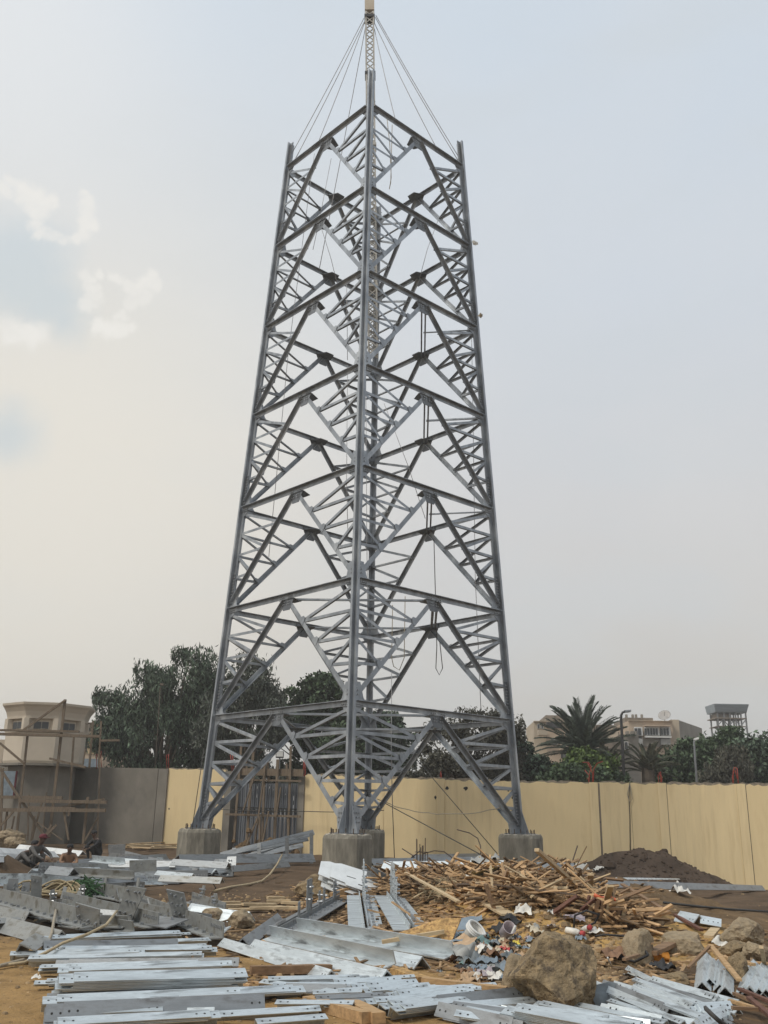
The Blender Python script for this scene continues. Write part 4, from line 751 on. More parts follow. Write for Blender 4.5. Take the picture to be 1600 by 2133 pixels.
S = [  # the long rows at lower left, far to near
 ('thin bright angle bar, farthest of the left row under the gusset heap', (88, 1962, 362, 1951), .10, 3, 'bright_steel', 222),
 ('broad dark faced steel angle second from the far end of the left row', (98, 1978, 377, 1972), .16, 2, 'grey_steel', 232),
 ('bright angle bar with its left end reaching farthest left in the row', (33, 1993, 300, 1986), .12, 2, 'bright_steel', 215),
 ('bright angle bars with two holes at the right end beside the sandy soil', (112, 1988, 440, 1985), .12, 3, 'bright_steel', 220),
 ('long bright angle bar in the middle of the left row, third layer of white ones', (66, 2002, 425, 1993), .12, 3, 'bright_steel', 216),
 ('dull grey angle bar with a dark end projecting right of the left row', (132, 2010, 487, 2006), .11, 2, 'grey_steel', 236),
 ('short bright angle bar end lying alone on the sand left of the row', (74, 2023, 300, 2016), .11, 1, 'bright_steel', 222),
 ('bright angle bars just above the thick layered stack of the left row', (125, 2026, 465, 2014), .13, 2, 'bright_steel', 222),
 ('angle bar in the thick stack of many layers in the middle of the left row', (133, 2046, 493, 2036), .19, 7, 'bright_steel', 226),
 ('angle bar under the thick layered stack with its left end stepped out', (118, 2050, 470, 2046), .15, 3, 'bright_steel', 222),
 ('longest bright angle bar crossing right out of the left row towards the timber', (345, 2078, 625, 2064), .12, 3, 'bright_steel', 222),
 ('bright angle bar with two end holes above the broad dark faced stack', (96, 2092, 478, 2074), .15, 3, 'bright_steel', 216),
 ('broad dark faced angle of the nearest thick stack at lower left', (108, 2108, 530, 2088), .155, 6, 'grey_steel', 232),
 ('bright ended angle bar in front of the broad dark faced stack at lower left', (132, 2116, 345, 2108), .14, 2, 'bright_steel', 222),
 ('bright angle bar cut by the lower photo edge at lower left', (122, 2138, 438, 2120), .13, 3, 'bright_steel', 222),
 ('single bright bar with end holes lying on sand near the lower edge', (458, 2122, 670, 2108), .10, 1, 'bright_steel', 222),
 ('small bright bar at the lower edge below the single one with holes', (540, 2138, 686, 2126), .10, 1, 'bright_steel', 222),
 # middle, in front of the boulder
 ('short bright bars at the left of the middle group by the wide channel ends', (566, 2046, 756, 2042), .11, 3, 'bright_steel', 222),
 ('slim bright bar slanting under the middle group towards the timber beam', (550, 2052, 722, 2076), .09, 1, 'bright_steel', 222),
 ('bright bars between the middle group and the end of the wide angle', (585, 2058, 760, 2056), .10, 2, 'bright_steel', 222),
 ('short angle bars with holes, farthest of the middle group', (747, 2056, 853, 2050), .10, 3, 'bright_steel', 222),
 ('angle bars second in the middle group behind the timber beam end', (768, 2066, 892, 2058), .10, 3, 'bright_steel', 222),
 ('angle bars with visible v ends in the centre of the middle group', (816, 2076, 960, 2062), .11, 4, 'bright_steel', 222),
 ('angle bars lying just right of the centre ones, touching the rag heap', (828, 2080, 980, 2068), .11, 2, 'bright_steel', 222),
 ('angle bars in front of the middle group with holes at the left end', (774, 2090, 926, 2082), .11, 3, 'bright_steel', 222),
 ('nested angles with black v ends nearest in the middle group', (795, 2100, 905, 2090), .13, 4, 'bright_steel', 222),
 ('nested angles right of the black v ends below the rag heap', (826, 2106, 962, 2088), .12, 4, 'bright_steel', 222),
 ('wide grey angle pointing at the white sack in front of the boulder', (905, 2090, 1078, 2072), .15, 4, 'grey_steel', 228),
 ('bright bar in front of the wide grey angle left of the white sack', (958, 2100, 1112, 2088), .12, 2, 'bright_steel', 222),
 ('grey angle sloping down right at the lower edge below the middle group', (922, 2106, 1080, 2142), .16, 2, 'grey_steel', 228),
 ('bright bars at the lower edge right of the sloping grey angle', (985, 2112, 1150, 2146), .12, 2, 'bright_steel', 222),
 # lower right
 ('angle bar in the thick layered stack below the white sack and boulder', (1074, 2106, 1300, 2150), .17, 8, 'bright_steel', 230),
 ('bright bars right behind the thick layered stack in front of the boulder', (1136, 2098, 1345, 2142), .11, 3, 'bright_steel', 222),
 ('bright bar farthest behind the thick stack in front of the boulder', (1200, 2098, 1400, 2140), .10, 2, 'bright_steel', 222),
 ('angle bar in the layered stack with end holes right of the boulder foot', (1254, 2098, 1366, 2124), .12, 6, 'bright_steel', 230),
 ('steel bars of the steep fan just right of the boulder', (1250, 2056, 1372, 2108), .12, 4, 'bright_steel', 226),
 ('grey angles under the steep fan right of the boulder', (1262, 2052, 1388, 2102), .14, 3, 'grey_steel', 230),
 ('white angle bars in the middle of the fan at lower right', (1312, 2058, 1425, 2106), .12, 5, 'bright_steel', 224),
 ('white angle bars next to the middle of the fan at lower right', (1342, 2058, 1445, 2100), .12, 4, 'bright_steel', 224),
 ('single bar rising highest to the upper left out of the fan at lower right', (1306, 2018, 1440, 2086), .10, 1, 'bright_steel', 226),
 ('long bars on the upper right side of the fan at lower right', (1368, 2044, 1500, 2082), .12, 4, 'bright_steel', 222),
 ('bars at the far right tip of the fan near the brown laths', (1400, 2054, 1530, 2090), .11, 4, 'bright_steel', 222),
 ('angle bar in the small block stack over the tip of the fan', (1442, 2102, 1510, 2096), .13, 6, 'bright_steel', 228),
 ('angle bar in the block stack under the dark strap at lower right', (1452, 2134, 1508, 2106), .15, 6, 'bright_steel', 232),
 ('bright bar with three holes at the lower edge near the right corner', (1382, 2122, 1466, 2138), .11, 3, 'bright_steel', 222),
 ('flat light bar right of the block stacks at lower right', (1508, 2104, 1540, 2110), .12, 1, 'bright_steel', 222),
]
for lab, spec, w, n, mat, roll in S: bars(lab, spec, w * (.62 if spec[0] > 1240 else .92 if spec[0] < 560 else .80), n, mat, roll + random.uniform(-3, 5) if spec[0] > 1240 else (random.uniform(196, 207) if mat == 'bright_steel' else random.uniform(238, 246)))
random.seed(31)
def fill(label, group, n, xa, xb, ya, yb, dx, dy, w0, w1, mats=('bright_steel', 'bright_steel', 'bright_steel', 'grey_steel'), rolls=(198, 202, 207, 242)):
    for i in range(n):
        y = ya + (yb - ya) * (i + random.random()) / n; x = random.uniform(*xa); l = random.uniform(*xb)
        bars(label, (x, y, x + l, y + l * random.uniform(*dy)), random.uniform(w0, w1), random.choice((1, 1, 2)), random.choice(mats), random.choice(rolls), group, up=random.uniform(0, .03))
fill('thin galvanised bar laid among the stacks of the left row', 'thin bars among the left stacks', 11, (70, 135), (270, 380), 1960, 2126, 0, (-.045, -.02), .06, .095)
fill('short galvanised bar among the middle group before the timber beam', 'short bars of the middle group', 16, (560, 900), (110, 190), 2046, 2104, 0, (-.08, .02), .055, .085)
fill('slim white bar of the loose fan at lower right', 'slim bars of the lower right fan', 16, (1262, 1390), (90, 160), 2046, 2096, 0, (.30, .46), .05, .075)
fill('slim bar among the stacks at the lower edge right of the middle group', 'slim bars at the lower edge', 9, (930, 1200), (140, 220), 2094, 2126, 0, (.08, .22), .06, .09)
for i, (x0, y0, x1, y1, w, lab) in enumerate([(1463, 2056, 1469, 1988, .13, 'leftmost upright looking bar of the left bundle by the pale rocks'), (1479, 2048, 1487, 2006, .14, 'second bar of the left bundle by the pale rocks'), (1490, 2052, 1497, 2008, .10, 'third bar of the left bundle by the pale rocks'),
                                     (1500, 2060, 1504, 2010, .11, 'fourth bar of the left bundle by the pale rocks'), (1511, 2066, 1513, 2018, .12, 'rightmost bar of the left bundle by the pale rocks')]):
    bars(lab, (x0, y0, x1, y1), w, 1, 'bright_steel', 225, 'left bundle of bars by the pale rocks', lift=.0)
for i, (x0, y0, x1, y1, w, lab) in enumerate([(1550, 2064, 1570, 2008, .13, 'leftmost bar of the bundle cut by the right frame edge'), (1562, 2066, 1590, 2014, .14, 'second bar of the bundle cut by the right frame edge'), (1582, 2070, 1606, 2022, .13, 'third bar of the bundle cut by the right frame edge'), (1598, 2072, 1622, 2030, .12, 'outermost right bar of the bundle cut by the frame edge')]):
    bars(lab, (x0, y0, x1, y1), w, 2 if i < 2 else 1, 'bright_steel', 225, 'right bundle of bars at the frame edge')
# wide pale angles and channels in the middle
B = [('single wide pale angle with its v end pointing at the middle group', (466, 1966, 690, 2036), .14, 1, 'bright_steel', 226),
     ('wide pale angle second from the left among the wide ones', (530, 1974, 806, 2044), .19, 1, 'bright_steel', 228),
     ('wide angle lying behind the second, its v end near the split timber', (566, 1962, 826, 2022), .17, 1, 'bright_steel', 106),
     ('wide bright channel between two wide angles, ending at the rag heap', (600, 1952, 880, 2006), .19, 1, 'bright_steel', 224),
     ('dark sided wide angle farthest right of the wide ones', (622, 1946, 948, 2004), .18, 1, 'bright_steel', 104),
     ('narrow grey angle lying behind the dark sided wide angle', (780, 1966, 906, 1984), .14, 1, 'grey_steel', 236),
     ('plain grey angle lying diagonally left of the bolted angle pair', (505, 1966, 578, 1912), .17, 1, 'grey_steel', 225),
     ('grey inverted v angle at the left frame edge below the gusseted angle', (-30, 1914, 128, 1955), .26, 1, 'dusty_steel', 226),
     ('short bent angle piece at the left end of the bar rows', (38, 1985, 72, 1962), .22, 1, 'dusty_steel', 200),
     ('pale inverted v angle lying on broken bricks right of the tall gusset', (400, 1900, 520, 1912), .24, 1, 'bright_steel', 228),
     ('pale inverted v angle behind the other on the broken bricks', (398, 1892, 462, 1903), .22, 1, 'bright_steel', 228),
     ('light steel strip lying at the right end of the wood heap on bare soil', (1418, 1910, 1458, 1919), .22, 1, 'bright_steel', 222),
     ('second light steel strip right of the first on bare soil', (1460, 1918, 1504, 1925), .16, 1, 'bright_steel', 222),
     ('long grey box section lying on soil before the dark dirt pile', (1240, 1842, 1588, 1850), .17, 1, 'grey_steel', 236),
     ('pale thin rod lying across the foot of the dark dirt pile', (1283, 1832, 1415, 1832), .06, 1, 'bright_steel', 222)]
for lab, spec, w, n, mat, roll in B: bars(lab, spec, w, n, mat, roll, t=.016, jit=0)
FAR = [('whitish long bar highest in the far left steel heap', (40, 1764, 172, 1778), .26, 'plate_white'), ('whitish bar at the left frame edge in the far steel heap', (-20, 1775, 112, 1780), .30, 'plate_white'), ('whitish bar before the other two in the far left heap', (-10, 1785, 95, 1792), .26, 'plate_white'),
       ('grey beam running from the far upright plate down to the right', (255, 1777, 412, 1818), .30, 'grey_steel'), ('long grey beam in the middle of the far left heap', (120, 1802, 345, 1786), .30, 'grey_steel'), ('grey beam below the long one in the far left heap', (130, 1812, 320, 1800), .26, 'dusty_steel'),
       ('beam right of the small upright plate in the far heap', (180, 1822, 420, 1808), .24, 'grey_steel'), ('dusty beam behind the bright punched channel', (200, 1830, 380, 1820), .24, 'dusty_steel'), ('grey beam touching the left plinth foot', (300, 1796, 440, 1800), .26, 'grey_steel'), ('light edged beam ending at the dark gusset block', (330, 1806, 450, 1816), .2, 'bright_steel'),
       ('dark long beam with bolt rows before the left plinth', (372, 1789, 652, 1786), .34, 'grey_steel'), ('thin beam under the dark bolted one', (480, 1810, 600, 1800), .2, 'grey_steel'),
       ('grey beam between the plinths at the wall foot', (770, 1796, 1048, 1790), .34, 'grey_steel'), ('bright edged beam below the one at the wall foot', (800, 1808, 1050, 1806), .26, 'bright_steel'), ('dark beam behind the right plinth', (860, 1786, 1046, 1782), .3, 'grey_steel'), ('beam projecting right of the right plinth', (1118, 1796, 1196, 1802), .34, 'grey_steel'), ('lower beam projecting right of the right plinth', (1118, 1806, 1196, 1810), .26, 'grey_steel')]
for lab, spec, w, mat in FAR: bars(lab, spec, w, 1, mat, random.choice((222, 232, 240)), t=.02, jit=0, holes=False, name='steel_beam', cat='steel beam', up=random.uniform(0, .15))
random.seed(99)
for i in range(15):
    x, y = random.uniform(90, 430), random.uniform(1792, 1836); l = random.uniform(50, 150)
    bars('grey steel member tangled in the far left heap', (x - l / 2, y + random.uniform(-7, 7), x + l / 2, y + random.uniform(-7, 7)), random.uniform(.12, .26), 1, random.choice(['grey_steel', 'grey_steel', 'dusty_steel', 'bright_steel']), random.choice([106, 222, 236, 230]), 'tangled members of the far left steel heap', t=.014, jit=0, name='steel_beam', cat='steel beam', up=random.uniform(0, .35))
# long beams raised on trestles before the sheet gate
def freebar(label, P0, P1, w, mat, roll, name='steel_beam', cat='steel beam', t=.016):
    mb = MB(); L_bar(mb, Matrix(), (P1 - P0).length, w, t, roll, False); o = mb.build(name, [mat, 'hole'], ctr=False); o.matrix_basis = frame(P0, P1); return tag(o, label, cat)
for i, (x0, y0, x1, y1, w, lab) in enumerate([(456, 1776, 652, 1728, .26, 'topmost long beam of the inclined heap rising to the right before the gate'), (480, 1772, 640, 1742, .24, 'second long beam of the inclined heap before the gate'), (500, 1784, 650, 1732, .2, 'third beam of the inclined heap, slightly steeper'), (470, 1790, 630, 1756, .22, 'lowest beam of the inclined heap before the gate'), (540, 1772, 600, 1758, .18, 'short beam inside the inclined heap before the gate')]):
    freebar(lab, U(x0, y0, Y=39.5 + i * .4), U(x1, y1, Y=40.5 + i * .4), w, 'grey_steel', 225)
for i, (px, y0, y1) in enumerate([(488, 1766, 1795), (540, 1756, 1795), (503, 1770, 1795), (649, 1734, 1795), (598, 1745, 1795)]):
    a, b = U(px, y0, Y=39.8), U(px, y1, Y=39.8); b.z = Hs(b.x, b.y) - .05
    tag(MB().bar(b, a, .14, .1).build('trestle_post', 'plate_white' if i < 3 else 'grey_steel'), ['white post under the left end of the inclined beams', 'tall white post in the middle of the inclined beams', 'short white post beside the left one under the inclined beams', 'grey post under the raised right end of the inclined beams', 'grey post right of the middle under the inclined beams'][i], 'post')
# ------------------------------------------------------------------ gusseted angle assemblies
def assembly(label, px0, py0, px1, py1, w, plates, mat='dusty_steel', roll=90, double=False, t=.018, up=.02, name='gusseted_angle', end_bolts=True, quads=()):
    P0, P1 = U(px0, py0, off=up), U(px1, py1, off=up); P0.z = Hs(P0.x, P0.y) + up; P1.z = Hs(P1.x, P1.y) + up; f = frame(P0, P1); L = (P1 - P0).length
    r = empty(name, P0, label, 'gusseted angle'); mb = MB(); L_bar(mb, f, L, .10 if double else w, t, roll, False, w)
    if end_bolts:
        for u0 in (.06, L - .55):
            for k in range(7): mb.box(f, (u0 + k * .075, -.03, w * .55), (u0 + k * .075 + .04, .0, w * .55 + .04), 1)
        for k in range(int(L / .35)): mb.box(f, (.2 + k * .35, -w * .55, t), (.25 + k * .35, -w * .55 + .05, t + .035), 1)
    mb.build('angle_iron', [mat, 'bolt_steel'], r)
    if double: m2 = MB(); L_bar(m2, f @ T(0, .05, 0), L, w, t, 0, False, .10); m2.build('angle_iron', mat, r)
    for pl_ in plates:
        u, wd, hg, lean, yaw = pl_[:5]; Mx = f @ T(u * L, -.012 if len(pl_) < 6 else pl_[5], .02) @ R(yaw, 'Z') @ R(90 - lean, 'X'); g = MB(); k = .1 * wd
        g.poly(Mx, [(-wd / 2, 0), (wd / 2, 0), (wd / 2 + k * .3, hg * .6), (wd / 2 - k, hg), (-wd / 2, hg * .97)], .02)
        for a in np.arange(-wd * .32, wd * .36, max(.09, wd * .2)):
            for b in (hg * .45, hg * .6, hg * .78):
                if random.random() < .7: g.lathe((0, 0, 0), [(.018, -.03), (.018, .065)], 6); o = len(g.v) - 12; q = Mx @ T(a + random.uniform(-.02, .02), b, 0); g.v[o:] = [tuple(q @ Vector(v)) for v in g.v[o:]]; g.m[-8:] = [1] * 8
        g.build('gusset_plate', [mat, 'bolt_steel'], r)
    for (bl, br, tr, tl), dr, dt, nb in quads:      # large plates given by their outline, standing on the angle
        Y = U((bl[0] + br[0]) / 2, max(bl[1], br[1]), off=up).y; C = [U(*bl, Y=Y), U(*br, Y=Y + dr), U(*tr, Y=Y + dr + dt), U(*tl, Y=Y + dt)]
        n = (C[1] - C[0]).cross(C[3] - C[0]).normalized(); n = n if n.y < 0 else -n; g = MB(); V = [c + n * .01 for c in C] + [c - n * .012 for c in C]
        g.add(V, [(0, 1, 2, 3), (7, 6, 5, 4), (0, 4, 5, 1), (1, 5, 6, 2), (2, 6, 7, 3), (3, 7, 4, 0)])
        rs = random.Random(int(bl[0] * 7 + tr[1]))
        for i in range(nb):
            a, b = (.2 + .6 * (i % 3) / 2 + rs.uniform(-.08, .08), .25 + .6 * (i // 3) / max(1, (nb - 1) // 3) + rs.uniform(-.05, .05)); p = (C[0] * (1 - a) + C[1] * a) * (1 - b) + (C[3] * (1 - a) + C[2] * a) * b
            g.tube([p, p + n * .06], .016, 6, 1)
        for i in range(8): a = .12 + .76 * i / 7; p = (C[0] * (1 - a) + C[1] * a) * .93 + (C[3] * (1 - a) + C[2] * a) * .07; g.tube([p, p + n * .025], .014, 6, 1)
        g.build('gusset_plate', [mat, 'bolt_steel'], r)
    return r
assembly('long gusseted angle running in from the left frame edge', -60, 1862, 200, 1934, .22, [], up=.14, quads=[(((63, 1884), (86, 1886), (88, 1826), (65, 1823)), .05, -.08, 5), (((160, 1912), (207, 1934), (208, 1894), (158, 1880)), -.1, -.06, 4), (((6, 1868), (14, 1870), (15, 1842), (8, 1841)), 0, 0, 2), (((32, 1874), (41, 1876), (41, 1850), (33, 1849)), 0, 0, 2), (((130, 1900), (138, 1902), (138, 1874), (131, 1873)), 0, 0, 2)])
assembly('gusseted angle with a tall leaning plate full of bolts', 130, 1884, 330, 1934, .22, [], up=.12, quads=[(((240, 1914), (271, 1924), (305, 1851), (266, 1845)), -.1, -.12, 9), (((150, 1886), (158, 1888), (172, 1857), (163, 1855)), 0, .05, 2), (((192, 1892), (198, 1893), (200, 1866), (194, 1866)), 0, 0, 2), (((124, 1878), (132, 1880), (140, 1848), (133, 1846)), 0, .05, 0)])
assembly('gusseted angle with a large plate tilted to the left, right of the tall one', 292, 1890, 466, 1957, .22, [], up=.1, quads=[(((360, 1908), (398, 1924), (383, 1860), (347, 1852)), -.1, -.1, 9), (((312, 1900), (318, 1903), (309, 1871), (306, 1870)), 0, .1, 0), (((240, 1876), (250, 1880), (243, 1850), (240, 1850)), -.2, .05, 0)])
assembly('bent shallow angle with one fin behind the tall leaning plate', 190, 1862, 300, 1882, .26, [(.85, .12, .45, 6, 0), (.25, .12, .36, 6, 0)])
assembly('low dusty angle lying under the tall leaning plate', 60, 1900, 210, 1940, .26, [(.5, .2, .12, 60, 0)], 'dusty_steel', 90)
assembly('flat angle with loose bolts at the left frame edge', -40, 1895, 70, 1900, .34, [(.6, .4, .16, 70, 0)], 'dusty_steel', 90)
assembly('bright punched channel lying long and level across the far left', -40, 1845, 338, 1842, .26, [], 'bright_steel', 90)
assembly('dark square plate full of bolts standing over the bright punched channel', 255, 1834, 335, 1834, .2, [], 'dusty_steel', 90, quads=[(((270, 1833), (326, 1834), (326, 1791), (270, 1792)), 0, -.06, 6)])
assembly('dark wide plate with bolt rows standing at the left over the bright channel', 80, 1834, 150, 1834, .2, [], 'dusty_steel', 90, quads=[(((87, 1833), (144, 1834), (144, 1811), (87, 1812)), 0, -.05, 6)])
assembly('low dark plate between the two bolted plates over the bright channel', 152, 1834, 210, 1834, .2, [], 'dusty_steel', 90, quads=[(((156, 1833), (205, 1833), (210, 1812), (172, 1818)), 0, -.05, 2)])
assembly('channel end with a bolt row right of the bright punched one', 340, 1840, 432, 1838, .3, [], 'grey_steel', 90, quads=[(((340, 1832), (432, 1831), (432, 1818), (340, 1817)), 0, .02, 4)])
assembly('beam with a square upright plate at the far end near the crouching worker', 226, 1794, 300, 1800, .3, [], 'grey_steel', 90, quads=[(((227, 1788), (259, 1790), (262, 1758), (225, 1759)), 0, -.03, 5)])
assembly('dark gusset block with a bright bolted face right of the far beams', 425, 1822, 486, 1826, .3, [(.3, .55, .55, 40, 0), (.85, .3, .6, 30, 30)], 'grey_steel', 90)
assembly('bolted angle pair with three fins rising to the right', 572, 1950, 706, 1874, .26, [(.45, .20, .62, 0, -14), (.62, .12, .34, 0, 0), (.70, .12, .36, 0, 0), (.90, .26, .40, 0, 0), (.3, .12, .32, 0, 0)], 'grey_steel', 90, True)
assembly('bolted angle lying end on with a centre fin below the white plate stack', 768, 1952, 754, 1868, .26, [(.75, .16, .5, 0, 0), (.88, .16, .7, 0, 0), (.6, .14, .3, 0, 0), (.95, .14, .72, 0, 0)], 'bright_steel', 90, True)
assembly('bolted angle lying end on, right of the one with the centre fin', 862, 1940, 812, 1868, .26, [(.72, .2, .42, 0, 0), (.9, .16, .66, 0, 20), (.82, .18, .52, 0, 0), (.98, .14, .5, 0, 0)], 'bright_steel', 90, True)
assembly('upright fin angle at the far left, before the coiled ropes', -20, 1880, 60, 1886, .2, [(.5, .2, .45, 0, 5), (.85, .16, .4, 0, 0)], 'grey_steel')
assembly('low gusseted angle right of the tilted plate, half under the pale inverted angles', 400, 1880, 470, 1905, .2, [(.3, .16, .36, 6, 0), (.75, .2, .3, -6, 0)], 'dusty_steel')
assembly('grey angle with a square bolted plate under the bright channel', 60, 1836, 180, 1842, .24, [(.25, .4, .42, 0, 0)], 'grey_steel')
random.seed(123)
for i in range(7):
    x, y = random.uniform(-10, 420), random.uniform(1862, 1946); l = random.uniform(50, 120)
    bars('dull grey steel piece wedged under the gusseted angles at left', (x - l / 2, y + random.uniform(-12, 8), x + l / 2, y + random.uniform(-2, 18)), random.uniform(.10, .2), 1, random.choice(['grey_steel', 'dusty_steel', 'dusty_steel']), random.choice([104, 222, 205, 244]), 'dull pieces under the left gusseted angles', t=.014, jit=0, name='angle_offcut', cat='steel offcut', up=random.uniform(0, .12))
assembly('gusseted angle farthest back in the left heap, under the punched channel', 150, 1852, 300, 1858, .22, [(.2, .14, .4, 5, 0), (.8, .16, .42, -6, 10)], 'grey_steel')
assembly('gusseted angle pointing at the camera at the left, behind the rope', 20, 1912, 180, 1888, .2, [(.5, .16, .36, 5, 0), (.9, .2, .4, 0, 0)], 'dusty_steel')
assembly('short gusseted angle lying under the tilted large plate', 330, 1916, 440, 1936, .22, [(.2, .2, .3, 5, 0)], 'grey_steel')
assembly('dark gusseted angle between the tall plate and the tilted plate', 262, 1904, 380, 1930, .24, [(.9, .14, .45, -5, 0)], 'dusty_steel')
def flatplate(label, pts, up, mat='dusty_steel'):
    C = [U(*q, off=up) for q in pts]; z = max(Hs(c.x, c.y) for c in C) + up; C = [Vector((c.x, c.y, z + .05 * i * (i < 3))) for i, c in enumerate(C)]; n = (C[1] - C[0]).cross(C[2] - C[0]).normalized(); n = n if n.z > 0 else -n
    k = len(C); g = MB(); g.add([c + n * .009 for c in C] + [c - n * .009 for c in C], [tuple(range(k)), tuple(range(2 * k - 1, k - 1, -1))] + [(i, i + k, (i + 1) % k + k, (i + 1) % k) for i in range(k)])
    for i in range(5): a, b = random.uniform(.25, .75), random.uniform(.25, .75); p = (C[0] * (1 - a) + C[1] * a) * (1 - b) + (C[3] * (1 - a) + C[2] * a) * b; g.tube([p, p + n * .06], .02, 6, 1)
    tag(g.build('flat_plate', [mat, 'bolt_steel']), label, 'steel plate')
flatplate('flat bolted plate lying at the left frame edge above the inverted angle', [(-10, 1912), (66, 1896), (62, 1890), (-10, 1898)], .10)
flatplate('flat plate lying under the end plate of the long gusseted angle', [(120, 1932), (160, 1943), (222, 1936), (170, 1922)], .10)
flatplate('wide flat plate lying between the tall plate and the tilted plate', [(285, 1928), (345, 1944), (392, 1930), (310, 1908)], .12, 'grey_steel')
flatplate('small flat plate left of the flat one under the end plate', [(72, 1922), (104, 1928), (118, 1918), (92, 1912)], .08)
flatplate('pale flat plate end sticking out at the right of the tilted plate', [(440, 1946), (462, 1954), (480, 1948), (462, 1940)], .1, 'bright_steel')
# stack of white plates against the front plinth
C0 = U(681, 1786, Y=22.0); a = Vector((1.36, .05, -.36)); b = Vector((-.24, -.66, -.36)); an = a.normalized(); bn = (b - an * b.dot(an)).normalized(); nn_ = an.cross(bn); nn_ = nn_ if nn_.z > 0 else -nn_
rs = random.Random(5)
for i in range(9):
    o = C0 - nn_ * (.26 - i * .032) + an * rs.uniform(-.10, .16) + bn * rs.uniform(-.06, .08) * (1 + .5 * (8 - i) / 8); la, lb = 1.36 * rs.uniform(.72, 1.0) if i not in (0, 6, 8) else 1.34, .74 * rs.uniform(.85, 1.12)
    if i == 8: la *= .8
    Mx = Matrix(((an.x, bn.x, nn_.x, o.x), (an.y, bn.y, nn_.y, o.y), (an.z, bn.z, nn_.z, o.z), (0, 0, 0, 1))); g = MB()
    g.poly(Mx, [(0, .08), (.18, 0), (la, .02), (la + .05, lb * .6), (la - .12, lb), (.4, lb * .96), (.36, lb * .86), (.02, lb * .8)], .013)
    if i in (6, 8): g.box(Mx, (la * .34, lb * .52, .0066), (la * .34 + .2, lb * .52 + .02, .009), 1); g.box(Mx, (la * .6, lb * .75, .0066), (la * .6 + .2, lb * .75 + .03, .009), 1)
    tag(g.build('steel_plate', ['plate_white', 'hole']), 'white painted cut steel plate in the slanting stack before the front plinth', 'steel plate', 'white plates stacked before the front plinth')
f = frame(C0 + an * .92 + bn * .30 + nn_ * .06, C0 + an * 1.28 + bn * .42 + nn_ * .06, nn_); mb = MB(); mb.ext(f, L_prof(.12, .012, math.radians(0)), .42); mb.ext(f @ T(0, .2, 0), L_prof(.12, .012, math.radians(0)), .42)
tag(mb.build('angle_offcut', 'grey_steel'), 'short grey angle offcut lying on top of the white plate stack', 'angle bar')
# ------------------------------------------------------------------ scrap wood
wood_me = {}
for mt_ in 'abcd':
    for v in range(3):
        rs = random.Random(v + ord(mt_)); mb = MB(); q = [rs.uniform(-.12, .12) for _ in range(8)]
        V = [(-.5 + .04 * q[0], -.5, -.5), (.5 + .06 * q[1], -.5 + q[2], -.5), (.5 - .05 * q[3], .5 + q[4], -.5 + q[5]), (-.5, .5, -.5), (-.5, -.5, .5), (.5, -.5 + q[2], .5 + q[6]), (.5, .5 + q[4], .5), (-.5 + .05 * q[7], .5, .5), ]
        mb.add(V, [(3, 2, 1, 0), (4, 5, 6, 7), (0, 1, 5, 4), (1, 2, 6, 5), (2, 3, 7, 6), (3, 0, 4, 7)]); o = mb.build('wood', 'wood_' + mt_, ctr=False); wood_me[mt_, v] = o.data; bpy.data.objects.remove(o)
def heap_px():
    while True:
        px = random.gauss(1080, 150); 
        if px < 790 or px > 1360: continue
        t0 = np.interp(px, [790, 900, 1000, 1080, 1150, 1230, 1350], [1812, 1822, 1822, 1800, 1806, 1850, 1938]); t1 = np.interp(px, [790, 900, 1000, 1100, 1200, 1350], [1856, 1876, 1888, 1888, 1906, 1952])
        return px, t0 + (t1 - t0) * random.random() ** 1.15
def wood_xf(px, py, h):
    p = U(px, py, off=0.0); p.z = Hs(p.x, p.y) + h
    L = min(1.9, random.lognormvariate(-.6, .45)); sc_ = Matrix.Diagonal((L, random.uniform(.025, .065), random.uniform(.012, .032), 1))
    return Matrix.Translation(p) @ Matrix.Rotation(random.uniform(0, 6.28), 4, 'Z') @ Matrix.Rotation(random.gauss(0, .26), 4, 'Y') @ Matrix.Rotation(random.uniform(-.9, .9), 4, 'X') @ sc_
random.seed(21)
for i in range(286):
    px, py = heap_px(); inst('wood_offcut', wood_me[random.choice('aabbccd'), random.randrange(3)], wood_xf(px, py, random.uniform(.05, .26)))
    o = COL.objects[-1]; tag(o, 'weathered wooden offcut in the tangled scrap heap before the right plinth', 'wood offcut', 'wooden offcuts in the big scrap heap')
mb = MB()
for i in range(2400):
    px, py = heap_px(); X = wood_xf(px, py, random.uniform(.0, .2)); mb.box(X, (-.5, -.5, -.5), (.5, .5, .5))
tag(mb.build('wood_scrap', 'wood_litter', kind='stuff'), 'small splintered laths and chips filling the scrap wood heap')
mb = MB()   # loose chips over the site
for i in range(2000):
    px, py = (random.uniform(380, 1600), random.uniform(1835, 2060)) if random.random() < .6 else (random.uniform(620, 960), random.uniform(1850, 1960))
    if px < 560 and py < 1870 or (px > 1380 and py < 1935): continue
    p = U(px, py); X = Matrix.Translation((p.x, p.y, p.z + .015)) @ Matrix.Rotation(random.uniform(0, 6.28), 4, 'Z') @ Matrix.Rotation(random.gauss(0, .12), 4, 'Y') @ Matrix.Diagonal((random.lognormvariate(-1.5, .6), random.uniform(.02, .06), random.uniform(.01, .025), 1)); mb.box(X, (-.5, -.5, -.5), (.5, .5, .5))
tag(mb.build('wood_chips', 'wood_litter', kind='stuff'), 'wood chips and laths littering the soil')
